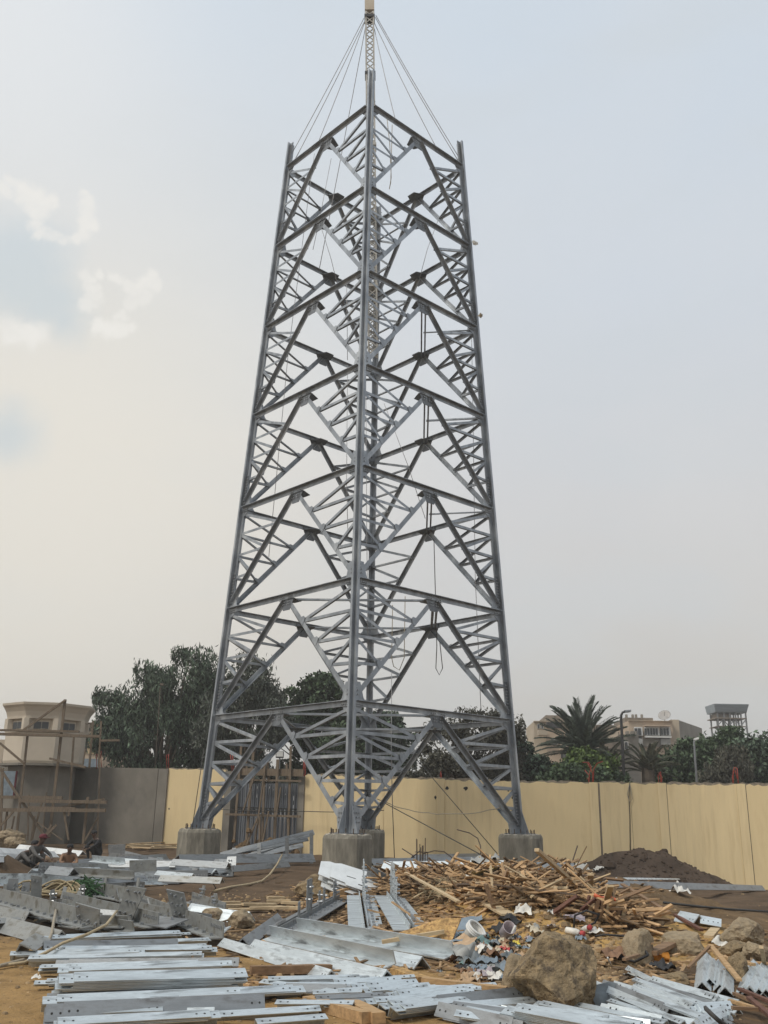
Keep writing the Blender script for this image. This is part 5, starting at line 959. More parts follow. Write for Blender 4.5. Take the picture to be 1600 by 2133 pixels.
def timber(label, x0, y0, x1, y1, w, h, mt_, up=.03, rise0=0, rise1=0, name='timber_plank', cat='plank'):
    a, b = U(x0, y0, off=up + rise0), U(x1, y1, off=up + rise1); a.z = Hs(a.x, a.y) + up + rise0; b.z = Hs(b.x, b.y) + up + rise1; f = frame(a, b); L = (b - a).length
    rs = random.Random(int(x0)); mb = MB(); n = 5; R_ = []
    for i in range(n + 1): q = [rs.uniform(.9, 1.05) for _ in range(4)]; u = L * i / n; R_ += [f @ Vector((u, -w / 2 * q[0], -h / 2 * q[1])), f @ Vector((u, w / 2 * q[2], -h / 2)), f @ Vector((u, w / 2 * q[3], h / 2 * q[0])), f @ Vector((u, -w / 2, h / 2 * q[2]))]
    F = [(4 * i + k, 4 * i + (k + 1) % 4, 4 * i + 4 + (k + 1) % 4, 4 * i + 4 + k)[::-1] for i in range(n) for k in range(4)] + [(0, 1, 2, 3), tuple(4 * n + k for k in (3, 2, 1, 0))]
    mb.add(R_, F); return tag(mb.build(name, mt_), label, cat)
timber('thick timber beam lying in front of the rag heap, left of the boulder', 880, 2046, 1056, 2066, .10, .10, 'wood_a', .06)
timber('splintered broken end of a timber beam at the tip of the wide channel', 826, 2026, 884, 2046, .16, .10, 'osb', .05)
timber('long timber beam at the lower edge between the bar rows', 640, 2086, 764, 2122, .11, .10, 'wood_a', .06)
timber('shorter split timber beside the long one at the lower edge', 722, 2088, 790, 2122, .13, .09, 'wood_a', .06)
timber('dark weathered timber between the bar rows and the wide angles', 522, 2022, 690, 2018, .10, .09, 'wood_b', .05)
timber('upright brown plank leaning out of the sand heap', 1032, 1902, 1012, 1842, .13, .03, 'wood_b', .05, 0, .45)
timber('wide pale plank lying under the upright brown plank', 998, 1872, 1060, 1906, .22, .03, 'wood_c', .12)
timber('upright pale stick in the right half of the wood heap', 1258, 1898, 1272, 1846, .09, .03, 'wood_c', .05, .0, .62)
timber('upright pale short stick at the upper right of the wood heap', 1228, 1856, 1231, 1822, .10, .03, 'wood_c', .05, .0, .42)
timber('long stick leaning from the right plinth into the heap', 1118, 1772, 1196, 1840, .07, .05, 'wood_c', .1, .75, .2)
timber('long lath running down the right flank of the wood heap', 1296, 1842, 1400, 1906, .07, .03, 'wood_b', .15, .1, .05)
timber('long red brown lath lowest on the right flank of the wood heap', 1340, 1870, 1462, 1938, .06, .04, 'rust', .08, .1, 0)
timber('pale lath on the slope left of the upright brown plank', 845, 1818, 955, 1878, .07, .03, 'wood_c', .1, .22, .05)
timber('tan timber block with a sawn end lying left of the sandy slope', 862, 1850, 905, 1862, .14, .08, 'wood_a', .1)
timber('rounded log end poking out under the white plate stack', 690, 1866, 738, 1850, .12, .12, 'wood_a', .08)
timber('brown plank lying on the soil between boulder and pale rocks', 1356, 1986, 1398, 1966, .16, .05, 'wood_b', .12)
timber('pale plank offcut at the lower end of the wood heap', 1476, 1952, 1490, 1936, .14, .04, 'wood_c', .1)
timber('thin stick leaning on the left bar bundle by the pale rocks', 1434, 2016, 1478, 1972, .04, .03, 'wood_b', .08, 0, .2)
timber('long stick falling right from the pale rocks over the bar bundle', 1480, 1970, 1540, 2042, .06, .03, 'wood_a', .12, .15, .0)
timber('plank pieces crossing behind the right bar bundle', 1500, 1992, 1570, 2010, .07, .03, 'wood_a', .15)
timber('stick standing before the right edge rock', 1594, 2016, 1586, 1974, .05, .04, 'wood_c', .05, 0, .3)
timber('yellow plywood edge strip above the wide angles', 796, 1962, 925, 1942, .06, .05, 'wood_c', .18)
for i, (x0, y0, x1, y1) in enumerate([(1530, 2070, 1600, 2100), (1520, 2086, 1612, 2112), (1540, 2060, 1612, 2090), (1525, 2100, 1600, 2104), (1560, 2078, 1620, 2130), (1300, 2000, 1330, 1990)]):
    timber('brown lath among the loose laths in the lower right corner', x0, y0, x1, y1, .05, .03, random.choice(['wood_a', 'wood_b', 'rust']), .05 + .03 * i)['group'] = 'loose brown laths in the lower right corner'
for i in range(16):
    x = random.uniform(265, 368); y = random.uniform(1757, 1768); timber('yellow brown board in the flat stack before the yellow wall left of the plinth', x - 45, y, x + 40, y + random.uniform(-5, 5), .16, .04, random.choice(['wood_a', 'wood_c']), .05 + .02 * i)['group'] = 'boards stacked before the yellow wall'
for i, (x, y, w) in enumerate([(470, 1880, 60), (500, 1888, 90), (540, 1884, 70), (560, 1892, 80), (520, 1896, 90), (580, 1878, 50), (600, 1890, 50), (575, 1870, 36), (610, 1880, 46)]):
    timber('pale broken board in the low pile right of the bent grey angles', x - w / 2, y, x + w / 2, y + random.uniform(-3, 3), .14, .05, 'wood_c', .05 + .015 * (i % 4))['group'] = 'pale broken boards in the low pile'
# rusty slatted pallet and rusty angle in the heap
def P_(px, py, up): p = U(px, py, off=up); p.z = Hs(p.x, p.y) + up; return p
pr = P_(1230, 1890, .1); pal = empty('broken_pallet', pr, 'broken brown slatted crate tipped in the wood heap', 'pallet')
f = frame(P_(1222, 1884, .22), P_(1318, 1926, .10))
for z in (0, .15): MB().box(f, (0, -.02, z - .09), (.95, .02, z - .02)).build('rail', 'rust', pal)
for i in range(9): MB().box(f, (.03 + i * .1, -.045, -.13), (.09 + i * .1, -.025, .13)).build('slat', 'wood_c' if i % 3 == 0 else 'wood_b', pal)
freebar('rusty red angle sticking up left of the broken crate', P_(1152, 1896, .12), P_(1200, 1862, .45), .075, 'rust', 225, 'rusty_angle', 'angle iron')
freebar('second rusty angle leaning right of the first in the heap', P_(1208, 1892, .15), P_(1238, 1868, .4), .06, 'rust', 225, 'rusty_angle', 'angle iron')
# twisted black frame
fr_ = [P_(1296, 1950, .10), P_(1330, 1958, .2), P_(1350, 1990, .14), P_(1322, 2004, .06), P_(1272, 1988, .08)]
tubething('bent_frame', fr_, .018, 'waste_black', 'twisted black metal frame lying right of the boulder top', 'scrap frame')
tubething('bent_frame', [P_(1240, 1952, .05), P_(1262, 1948, .2), P_(1296, 1950, .18), P_(1330, 1956, .1), P_(1350, 1990, .06), P_(1346, 2000, .05)], .014, 'waste_black', 'thin black metal loop above the twisted black frame', 'scrap frame')
tubething('bent_frame', [P_(1195, 1938, .02), P_(1198, 1908, .3), P_(1222, 1900, .36), P_(1248, 1906, .3), P_(1240, 1922, .12), P_(1212, 1936, .03)], .016, 'waste_black', 'black band hoop standing by the broken crate', 'scrap frame')
tubething('orange_hose', [P_(1238, 1866, .30), P_(1254, 1872, .28), P_(1270, 1872, .26), P_(1290, 1880, .26), P_(1302, 1884, .2)], .03, 'orange_hose', 'bright orange hose piece draped over the wood heap', 'hose')
# ------------------------------------------------------------------ rocks
def rock(label, px, pyb, wpx, hpx, mat, seed, dz=-.1, yaw=0.0, cuts=9, sub=4, depth=.9):
    import bmesh
    b = U(px, pyb); k = (b - CAM).length / FPX; w, h = wpx * k / 2, hpx * k / 2; rs = random.Random(seed); bm = bmesh.new(); bmesh.ops.create_icosphere(bm, subdivisions=sub, radius=1); pl_ = []
    for i in range(cuts): d = Vector((rs.gauss(0, 1), rs.gauss(0, 1), rs.gauss(0, .8))).normalized(); pl_.append((d, rs.uniform(.62, .9)))
    for v in bm.verts:
        c = v.co.copy()
        for d, q in pl_:
            e = c.dot(d) - q
            if e > 0: c -= d * e * .98
        c *= 1 + .14 * mnoise.fractal(c * 1.5 + Vector((seed, 0, 0)), 1, 2, 4) + .07 * mnoise.fractal(c * 4 + Vector((seed, 3, 0)), .8, 2, 5)
        v.co = Vector((c.x * w, c.y * w * depth, c.z * h))
    me = bpy.data.meshes.new('rock'); bm.to_mesh(me); bm.free(); me.materials.append(M[mat])
    o = bpy.data.objects.new('rock', me); COL.objects.link(o); o.location = (b.x, b.y + w * .45, Hs(b.x, b.y) + h + dz); o.rotation_euler = (0, 0, yaw); return tag(o, label, 'rock')
rock('big brown boulder in the middle foreground below the rag heap', 1170, 2106, 200, 156, 'rock', 23, -.17, .3, 18, 5)
rock('pale brown boulder at far right with a flat sloping top', 1556, 1978, 84, 58, 'rock_pale', 4, -.06, .2)
rock('sandy grey boulder half buried left of the bar bundle', 1432, 1990, 92, 58, 'rock_pale', 5, -.12, .0)
rock('dark rock under the pale boulder at far right', 1540, 1994, 70, 38, 'rock', 6, -.1)
rock('squarish pinkish rock between the two bar bundles', 1545, 2044, 40, 52, 'rock', 7, -.05)
rock('small pale rock at the right frame edge', 1585, 2004, 52, 40, 'rock_pale', 8, -.06)
rock('long sandy clod sloping down right of the black frame', 1335, 2010, 76, 84, 'rock_pale', 9, -.15, .5)
rock('grey stone under the slope left of the lath bundle', 1416, 2052, 50, 30, 'rock', 10, -.06)
rock('large earth lump supporting the white plate stack', 668, 1866, 110, 62, 'rock', 14, -.25)
rock('pale broken stone among bricks before the bent grey angles', 500, 1936, 52, 40, 'rock_pale', 15, -.06)
rock('pale stone left of the broken one before the bent grey angles', 440, 1922, 44, 36, 'rock_pale', 16, -.08)
for i, (x, y, s) in enumerate([(10, 1764, 30), (28, 1766, 20)]): rock(['orange brown rubble lump at the left edge near the scaffold', 'smaller orange rubble lump beside it near the scaffold'][i], x, y, s * 2, s * 1.3, 'rock_pale', 30 + i, -.1)
mb = MB(); random.seed(5)
def pebble(mb, p, r): mb.lathe((p.x, p.y, p.z - r * .5), [(r * .5, 0), (r * random.uniform(.8, 1.1), r * .5), (r * .6, r * 1.1)], 5, random.random() * 6)
for i in range(4200):
    u = random.random()
    if u < .55: px, py = random.gauss(1180, 120), random.uniform(1885, 2070)
    elif u < .75: px, py = random.uniform(330, 700), random.uniform(1860, 1960)
    else: px, py = random.uniform(0, 1600), random.uniform(1840, 2130)
    if px > 1350 and py < 1940 and random.random() < .8: continue
    p = U(px, py); pebble(mb, p, random.lognormvariate(-3.9, .55))
tag(mb.build('rubble', 'rubble', kind='stuff'), 'small stones and clods strewn over the site')
mb = MB(); random.seed(8)
for i in range(520): x, y = random.gauss(10.9, 2.2), random.gauss(38.9, 1.0); y = min(y, 41); pebble(mb, Vector((x, y, Hs(x, y))), random.lognormvariate(-3.0, .5))
tag(mb.build('clods', 'dark_soil', kind='stuff'), 'clods of earth on and round the dark dirt pile')
# ------------------------------------------------------------------ rubbish
def crumple(seed, n=9, amp=.16, fold=2.2):
    rs = random.Random(seed); V = []; o = Vector((rs.uniform(0, 50), rs.uniform(0, 50), 0))
    for j in range(n):
        for i in range(n):
            x, y = i / (n - 1) - .5, j / (n - 1) - .5; q = Vector((x * fold, y * fold, 0)) + o; z = amp * (mnoise.noise(q * 1.6) + .6 * abs(mnoise.noise(q * 3.7))) + amp * .5
            V.append((x + .13 * mnoise.noise(q * 1.3 + Vector((9, 0, 0))), y + .13 * mnoise.noise(q * 1.3 + Vector((0, 9, 0))), z * (1.2 - 1.3 * (x * x + y * y))))
    return V, [(j * n + i, j * n + i + 1, (j + 1) * n + i + 1, (j + 1) * n + i) for j in range(n - 1) for i in range(n - 1)]
def rag(label, px, py, size, mat, seed, tilt=0, amp=.35, name='rag', cat='rag', group=None, sx=1.0, up=.02):
    p = P_(px, py, up); V, F = crumple(seed, 10, amp); mb = MB(); X = Matrix.Translation(p) @ Matrix.Rotation(seed * 1.7, 4, 'Z') @ R(tilt, 'X') @ Matrix.Diagonal((size * sx, size, size, 1))
    mb.add([X @ Vector(v) for v in V], F); o = mb.build(name, 'waste_' + mat, smooth=True); return tag(o, label, cat, group)
RG = [(964, 1996, .30, 'grey', 'grey crumpled cloth right of the cardboard'), (985, 2012, .34, 'slate', 'dark slate cloth under the grey crumpled one'), (1000, 1985, .26, 'white', 'whitish cloth beside the white coil bucket'), (1010, 1972, .26, 'teal', 'pale teal crumpled cloth above the white one'),
      (1014, 2016, .28, 'blue', 'blue grey trouser like cloth in the rag heap'), (1000, 2030, .22, 'blue', 'lower blue grey cloth in the rag heap'), (1032, 1996, .24, 'brown', 'brown rag in the middle of the rag heap'), (1050, 1980, .13, 'red', 'dark red rag below the round tin'), (1056, 2022, .26, 'slate', 'slate rag left of the stone log'),
      (1042, 2006, .13, 'brown', 'small brown rag low in the rag heap'), (980, 2044, .2, 'card', 'tan crumpled paper beside the timber beam'), (1014, 2040, .24, 'palevio', 'pale violet crumpled paper by the timber beam'), (1030, 2042, .20, 'white', 'white crumpled paper next to the pale violet one'), (996, 2042, .16, 'white', 'small white crumpled wrapper by the timber beam'),
      (1066, 2000, .22, 'slate', 'dark slate scrap beside the white lump'), (1052, 1996, .16, 'white', 'white lump of paper at the right of the rag heap'), (1060, 2030, .30, 'blue', 'blue grey rag draped beside the stone log'), (1040, 1940, .22, 'black', 'black plastic rag above the white coil bucket'), (1062, 1924, .30, 'black', 'long black plastic strip under the upright plank'),
      (1090, 1902, .24, 'white', 'white bag scrap on the sand right of the black strip'), (1196, 1922, .30, 'palevio', 'pale board like scrap on the sand left of the red cap'), (1240, 1946, .20, 'white', 'white scrap right of the red capped bottle'), (1120, 1952, .24, 'cream', 'cream torn liner on the sand above the boulder'), (1150, 1960, .16, 'cream', 'small cream scrap above the boulder'),
      (1286, 2000, .30, 'brown', 'brown dry rag right of the boulder'), (1306, 2002, .22, 'palevio', 'pale wrapper beside the brown dry rag'), (1314, 2038, .14, 'grey', 'small grey foil right of the boulder foot'), (1380, 2020, .24, 'black', 'black bag under the orange scrap'), (1388, 2016, .14, 'white', 'white paper on the black bag'), (1504, 1972, .26, 'white', 'white plastic scrap caught above the left bar bundle'),
      (992, 1846, .45, 'white', 'white plastic sheet by the foam board'), (948, 1808, .5, 'white', 'white plastic bag on the beams between the plinths'), (1010, 1812, .6, 'grey', 'grey blue bag on the beams left of the right plinth'), (1248, 1814, .4, 'white', 'small white bag on soil left of the dark dirt pile'), (1212, 1810, .5, 'white', 'flat white scrap right of the right plinth'),
      (1412, 1848, .3, 'white', 'white wrapper on bare soil before the box section'), (1418, 1862, .3, 'white', 'second white wrapper on bare soil, below the other'), (74, 2042, .10, 'white', 'small white paper on the sand left of the bar rows'), (808, 1846, .3, 'white', 'white tissue scrap on the left end of the wood heap'), (720, 1790, .5, 'white', 'crumpled white sack between the front and rear plinths')]
for i, (x, y, s, m_, lab) in enumerate(RG): rag(lab, x, y, s, m_, 40 + i, random.uniform(-25, 25), .38)
LIT = ['white', 'grey', 'cream', 'slate', 'brown', 'brown', 'blue', 'slate', 'teal', 'palevio', 'card', 'black', 'cream']
for i in range(170):
    u = random.random(); px, py = (random.gauss(1015, 42), random.uniform(1950, 2046)) if u < .82 else (random.uniform(1070, 1240), random.uniform(1900, 1985))
    rag('scrap of plastic, paper or cloth trodden into the rubbish heap', px, py, random.uniform(.05, .14), random.choice(LIT), 200 + i, random.uniform(-50, 50), .45, 'litter_scrap', 'litter', 'small scraps in the rubbish heap', random.uniform(.5, 1.4))
rag('folded cardboard sheet leaning on the rubbish heap', 945, 1978, .55, 'card', 3, 25, .12, 'cardboard', 'cardboard', sx=.8); rag('flattened cardboard box with a dark open edge', 962, 1992, .48, 'card', 6, 12, .2, 'cardboard', 'cardboard')
rag('crinkled grey plastic sheet under the flattened cardboard box', 975, 2008, .40, 'grey', 8, 30, .4, 'plastic_sheet', 'plastic sheet'); rag('light orange yellow scrap on top of the black bag at right', 1378, 2004, .20, 'orange', 9, 60, .3, 'plastic_scrap', 'scrap')
def ribbon(label, pts, w, mat, name, cat, seed=0, up=.08):
    rs = random.Random(seed); C = [P_(x, y, up + rs.uniform(0, .05)) for x, y in pts]; D = []
    for a, b in zip(C, C[1:]): D += [a.lerp(b, k / 6) for k in range(6)]
    D.append(C[-1]); V = []; m = 6
    for i, c in enumerate(D):
        d = (D[min(i + 1, len(D) - 1)] - D[max(i - 1, 0)]).normalized(); s_ = Vector((-d.y, d.x, 0)).normalized()
        for k in range(m): u = (k / (m - 1) - .5) * w * (1 + .35 * mnoise.noise(c * 2.3 + Vector((seed, 0, 0)))); q = c + s_ * u; V.append(q + Vector((0, 0, .05 * mnoise.noise(q * 7 + Vector((seed, 0, 0))) - .25 * abs(u) * (u < 0))))
    mb = MB(); mb.add(V, [(i * m + k, i * m + k + 1, (i + 1) * m + k + 1, (i + 1) * m + k) for i in range(len(D) - 1) for k in range(m - 1)]); return tag(mb.build(name, mat, smooth=True), label, cat)
ribbon('faded blue tarpaulin strip along the left edge of the rubbish heap', [(908, 1976), (922, 1954), (944, 1934), (972, 1918), (1004, 1908)], .30, 'waste_blue', 'tarpaulin', 'tarpaulin', 4)
ribbon('narrow fold of blue tarpaulin below the white coil bucket', [(940, 1962), (965, 1958), (992, 1962)], .14, 'waste_blue', 'tarpaulin', 'tarpaulin', 9)
rag('pale yellow foam board lying at the top left of the wood heap', 985, 1834, 1.0, 'foam', 21, 25, .05, 'foam_board', 'foam board', up=.15); rag('tiny bright yellow wrapper on the sand left of the boulder', 1076, 1966, .11, 'yellow', 22, 20, .3, 'wrapper', 'wrapper')
rag('empty off white sack slumped at the foot of the boulder', 1142, 2082, .30, 'white', 25, 20, .55, 'sack', 'sack'); rag('grey sheet leaning against the right foot of the boulder', 1270, 2086, .36, 'slate', 26, 40, .1, 'tarpaulin', 'tarpaulin')
p = P_(925, 1948, .12); Mx = Matrix.Translation(p) @ R(-20, 'Z') @ R(38, 'X'); tag(MB().poly(Mx, [(-.85, -.12), (.12, -.25), (.18, .32), (-.1, .3)], .02).build('chipboard', 'osb'), 'yellow chipboard sheet lying left of the cardboard', 'chipboard')
c = P_(984, 1948, .10); bk = empty('coil_bucket', c, 'white bucket with a coil of white hose on its rim', 'bucket'); Mt = R(35, 'Y') @ R(25, 'X')
o = MB().lathe((0, 0, 0), [(.095, -.13), (.12, .08), (.124, .088), (.112, .07), (.09, -.11)], 24).build('bucket_shell', 'waste_white', bk, True); o.matrix_basis = Mt
pts = [Vector((.132 * math.cos(q), .132 * math.sin(q), .05 + .028 * q / 6.28)) for i, q in enumerate(np.linspace(0, 18.8, 70))]; o = MB().tube(pts, .018, 7).build('hose_coil', 'white_paint', bk, True); o.matrix_basis = Mt @ Matrix.Translation(Vector(np.mean([tuple(q) for q in pts], 0)))
c = P_(1052, 1946, .08); o = MB().lathe((0, 0, 0), [(.085, -.09), (.09, .09), (.094, .095), (.082, .09), (.078, -.07), (.0, -.07)], 22).build('paint_tin', 'waste_palevio', None, True); o.matrix_basis = Matrix.Translation(c) @ R(55, 'X') @ R(15, 'Y'); tag(o, 'open round tin lying among the rags below the black strip', 'tin')
def bottle(label, px, py, cm, tilt, yaw):
    c = P_(px, py, .07); r = empty('bottle', c, label, 'bottle'); r.rotation_euler = (math.radians(tilt), 0, math.radians(yaw)); r.scale = (.72, .72, .72)
    a_ = MB().lathe((0, 0, 0), [(.06, -.14), (.065, .05), (.05, .12), (.035, .14)], 14).build('bottle_body', 'waste_white', r, True); a_.location = (0, 0, 0); b_ = MB().lathe((0, 0, .14), [(.048, 0), (.05, .06), (.04, .075)], 14).build('cap', 'waste_red', r, True); b_.location = (0, 0, .17)
bottle('white bottle with a red cap facing the camera beside the crate', 1222, 1936, 'red', 75, 10); bottle('white bottle with a long red cap lying on the sand above the boulder', 1198, 1942, 'red', 95, 50)
tubething('white_pipe', [P_(1060, 1960, .02), P_(1074, 1930, .22)], .018, 'white_paint', 'thin white pipe sticking out beside the round tin', 'pipe'); tubething('white_pipe', [P_(1272, 2010, .03), P_(1266, 1996, .12)], .012, 'white_paint', 'small white stick right of the boulder', 'pipe')
c = P_(1074, 2062, .0); Mx = frame(c + Vector((-.05, .05, -.02)), c + Vector((.06, .1, .36)), (0, 1, 0)); o = MB().tube([Mx @ Vector((u, 0, 0)) for u in (0, .02, .3, .36)], .1, 14, radii=[.09, .11, .11, .08]).build('concrete_core', 'rock_pale', None, True); tag(o, 'rounded stone log leaning on the left of the boulder', 'stone log')
for i, (x, y, s) in enumerate([(880, 1838, .22), (1022, 1870, .2), (1350, 1872, .2), (842, 1886, .2)]): pass
# rope coils, netting, wires
def coil(label, px, py, r, mat='coil', n=7):
    c = P_(px, py, .08); pts = []
    for q in np.linspace(0, 6.28 * n, n * 16): pts.append(c + Vector((r * (1 + .18 * math.sin(q * .37)) * math.cos(q), r * .8 * (1 + .15 * math.cos(q * .23)) * math.sin(q), .03 * math.sin(q * .51) + .10 * q / (6.28 * n) + .18 * max(0, math.sin(q)) ** 2)))
    tubething('rope_coil', pts, .022, mat, label, 'rope coil')
coil('coiled straw coloured rope behind the upright gusset at left', 112, 1866, .34); coil('second straw rope coil right of the first, beside the green netting', 140, 1868, .26); coil('straw rope bundle at the left behind the long gusseted angle', 50, 1868, .26)
mb = MB()
for i in range(160): p = P_(178 + random.gauss(0, 12), 1872 + random.gauss(0, 5), .0); p.z += random.uniform(0, .35); mb.tube([p, p + Vector((random.uniform(-.15, .15), random.uniform(-.1, .1), random.uniform(-.1, .12))), p + Vector((random.uniform(-.3, .3), random.uniform(-.2, .2), random.uniform(-.2, .1)))], .012, 4)
tag(mb.build('green_netting', 'netting', kind='stuff'), 'tangled bunch of green netting behind the tall gusset', 'netting')
mb = MB(); random.seed(77)
for i in range(420): p = P_(920 + random.gauss(0, 17), 1868 + random.gauss(0, 7), 0); p.z += random.uniform(0, .2); mb.tube([p, p + Vector((random.uniform(-.12, .12), random.uniform(-.1, .1), random.uniform(-.02, .14))), p + Vector((random.uniform(-.25, .25), random.uniform(-.2, .2), random.uniform(-.12, .06)))], .006, 3)
tag(mb.build('straw', 'coil', kind='stuff'), 'tuft of pale straw at the left foot of the wood heap')
tubething('rope', [P_(118, 1890, .3), P_(112, 1920, .25), P_(108, 1945, .15), P_(96, 1972, .1), P_(60, 1998, .05), P_(0, 2012, .05)], .022, 'rope', 'grey rope hanging down over the long gusseted angle', 'rope')
tubething('rope', [P_(244, 1898, .35), P_(222, 1926, .3), P_(180, 1948, .3), P_(130, 1966, .2), P_(95, 1985, .15), P_(50, 2006, .04), P_(-10, 2014, .04)], .02, 'rope_tan', 'tan rope curving from the tall gusset down to the bar rows', 'rope')
tubething('rope', [P_(588, 1780, .4), P_(578, 1800, .3), P_(562, 1822, .12), P_(545, 1836, .05), P_(520, 1842, .04), P_(480, 1848, .04), P_(446, 1856, .04)], .03, 'rope_tan', 'tan rope tied on the dark bolted beam and trailing over soil', 'rope')
tubething('strap', [P_(1470, 2100, .30), P_(1482, 2112, .3), P_(1500, 2128, .25), P_(1515, 2140, .1)], .02, 'cable', 'dark strap over the block stack at lower right', 'strap')
tubething('cable', [P_(1382, 1880, .03), P_(1450, 1888, .02), P_(1520, 1894, .02), P_(1620, 1900, .02)], .022, 'cable', 'black cable lying across the bare soil at right', 'cable')
tubething('ground_cable', [P_(375, 1840, .3), P_(400, 1836, .2), P_(440, 1836, .3), P_(450, 1850, .1), P_(440, 1862, .03)], .016, 'cable', 'black wire loop right of the punched channel', 'cable')
# rebar bundle and bent rebars
mb = None; c = U(880, 1800, Y=31); c.z = Hs(c.x, c.y); rb = empty('rebar_cage', c, 'small upright bundle of rusty rebars left of the right plinth', 'rebar bundle')
for i in range(8): x, y = random.uniform(-.2, .22), random.uniform(-.2, .2); MB().tube([c + Vector((x, y, -.1)), c + Vector((x * 1.1, y, 1.05 + random.uniform(-.3, .15)))], .014, 5).build('rebar', 'rebar', rb)
for z in (.45, .75): MB().tube([c + Vector((.24 * math.cos(q), .22 * math.sin(q), z)) for q in np.linspace(0, 6.28, 14)], .008, 4).build('tie', 'rebar', rb)
tubething('rebar', [U(1002, 1790, Y=30.5), U(1001, 1762, Y=30.6), U(995, 1746, Y=30.8), U(978, 1735, Y=31), U(952, 1728, Y=31.2)], .018, 'rebar', 'long bent rebar arching left over the wood heap', 'rebar')
tubething('rebar', [U(882, 1778, Y=31), U(905, 1772, Y=31), U(925, 1774, Y=31), U(940, 1785, Y=31), U(950, 1800, Y=31)], .016, 'rebar', 'low arched rebar right of the rebar bundle', 'rebar')
tubething('rebar', [U(1185, 1818, Y=24), U(1203, 1762, Y=24.4)], .016, 'rebar', 'straight rebar sticking up right of the right plinth', 'rebar')
tubething('rebar', [U(800, 1808, Y=27), U(760, 1880, Y=22)], .02, 'rebar', 'rusty bar leaning down beside the white plate stack', 'rebar')
tubething('rebar', [U(838, 1768, Y=28), U(862, 1783, Y=27), U(875, 1772, Y=27)], .015, 'rebar', 'rebar end poking up left of the rebar bundle', 'rebar')
# ------------------------------------------------------------------ wires and hanging ropes
c = corner(1.0, 'B'); e = corner(.9, 'R')
tubething('site_wire', sag(onwall(640, 1690, .5), onwall(800, 1688, .6), .05, 10), .018, 'cable', 'wire running level along the wall between gate and rear leg', 'wire')
tubething('site_wire', sag(onwall(432, 1684, .9), onwall(640, 1690, .5), .05, 10), .018, 'cable', 'wire running level across the metal sheet gap', 'wire')
tubething('site_wire', sag(c + Vector((.4, -.2, .3)), e + Vector((-.5, 0, .1)), .45, 18, .03), .018, 'rope', 'slack wavy cord from the rear leg to the right leg foot', 'cord')
tubething('site_wire', [U(862, 1575, Y=42), U(1036, 1778, Y=41)], .018, 'cable', 'taut wire slanting down right behind the right brace', 'wire')
tubething('site_wire', [c + Vector((.6, -.3, .2)), U(1050, 1806, Y=36)], .02, 'cable', 'taut wire from the rear leg down to the right plinth', 'wire')
tubething('site_wire', [U(815, 1570, Y=40), U(818, 1690, Y=40), U(822, 1795, Y=40)], .018, 'cable', 'vertical wire right of the rear leg before the yellow wall', 'wire')
tubething('site_wire', [U(400, 1728, Y=37), U(416, 1620, Y=37.3), U(425, 1560, Y=37.5)], .016, 'cable', 'wire leaning along the left leg above its plinth', 'wire')
tubething('wall_wire', [onwall(1312, 1630, .03), onwall(1310, 1660, .05), onwall(1312, 1700, .03), onwall(1313, 1778, .03)], .018, 'cable', 'dark wire hanging down the wall between two wall posts', 'wire')
tubething('wall_wire', [onwall(1311, 1634, .06), onwall(1307, 1655, .07), onwall(1312, 1672, .08), onwall(1317, 1664, .07), onwall(1313, 1636, .06)], .016, 'rope', 'short rope loop hanging at the top of the wall wire', 'rope')
def hang(label, px0, py0, pyb, Y, w, px1=None):
    a, b = U(px0, py0, Y=Y), U(px0 + 6, pyb - 60, Y=Y); pts = [a, a.lerp(b, .5), b] + [U(px0 + 14 + (px1 or 0) + w * math.cos(q), pyb - w * 1.1 + w * 1.2 * math.sin(-q), Y=Y) for q in np.linspace(math.pi, 2 * math.pi * .0 + 0.0, 9)[:0]]
    for q in np.linspace(math.pi, 3 * math.pi - .6, 14)[0:0]: pts.append(a)
    pts += [U(px0 + 11 - w, pyb - 14, Y=Y), U(px0 + 11, pyb, Y=Y), U(px0 + 11 + w, pyb - 14, Y=Y), U(px0 + 12, pyb - 70, Y=Y)]; tubething('hanging_rope', pts, .02, 'cable', label, 'rope', 'ropes hanging inside the pylon')
hang('dark rope loop hanging from the right plan brace low in the pylon', 904, 1125, 1406, 40, 7)
tubething('hanging_rope', [U(844, 1242, Y=38), U(842, 1370, Y=38), U(832, 1396, Y=38), U(820, 1388, Y=38), U(816, 1370, Y=38), U(818, 1260, Y=38)], .018, 'rope', 'wide u shaped rope loop hanging right of the front leg', 'rope', 'ropes hanging inside the pylon')
tubething('hanging_rope', [U(806, 245, Y=36), U(812, 300, Y=36), U(815, 370, Y=36), U(811, 394, Y=36), U(814, 380, Y=36), U(817, 260, Y=36)], .018, 'rope', 'rope with a small eye hanging high under the top cross beam', 'rope', 'ropes hanging inside the pylon')
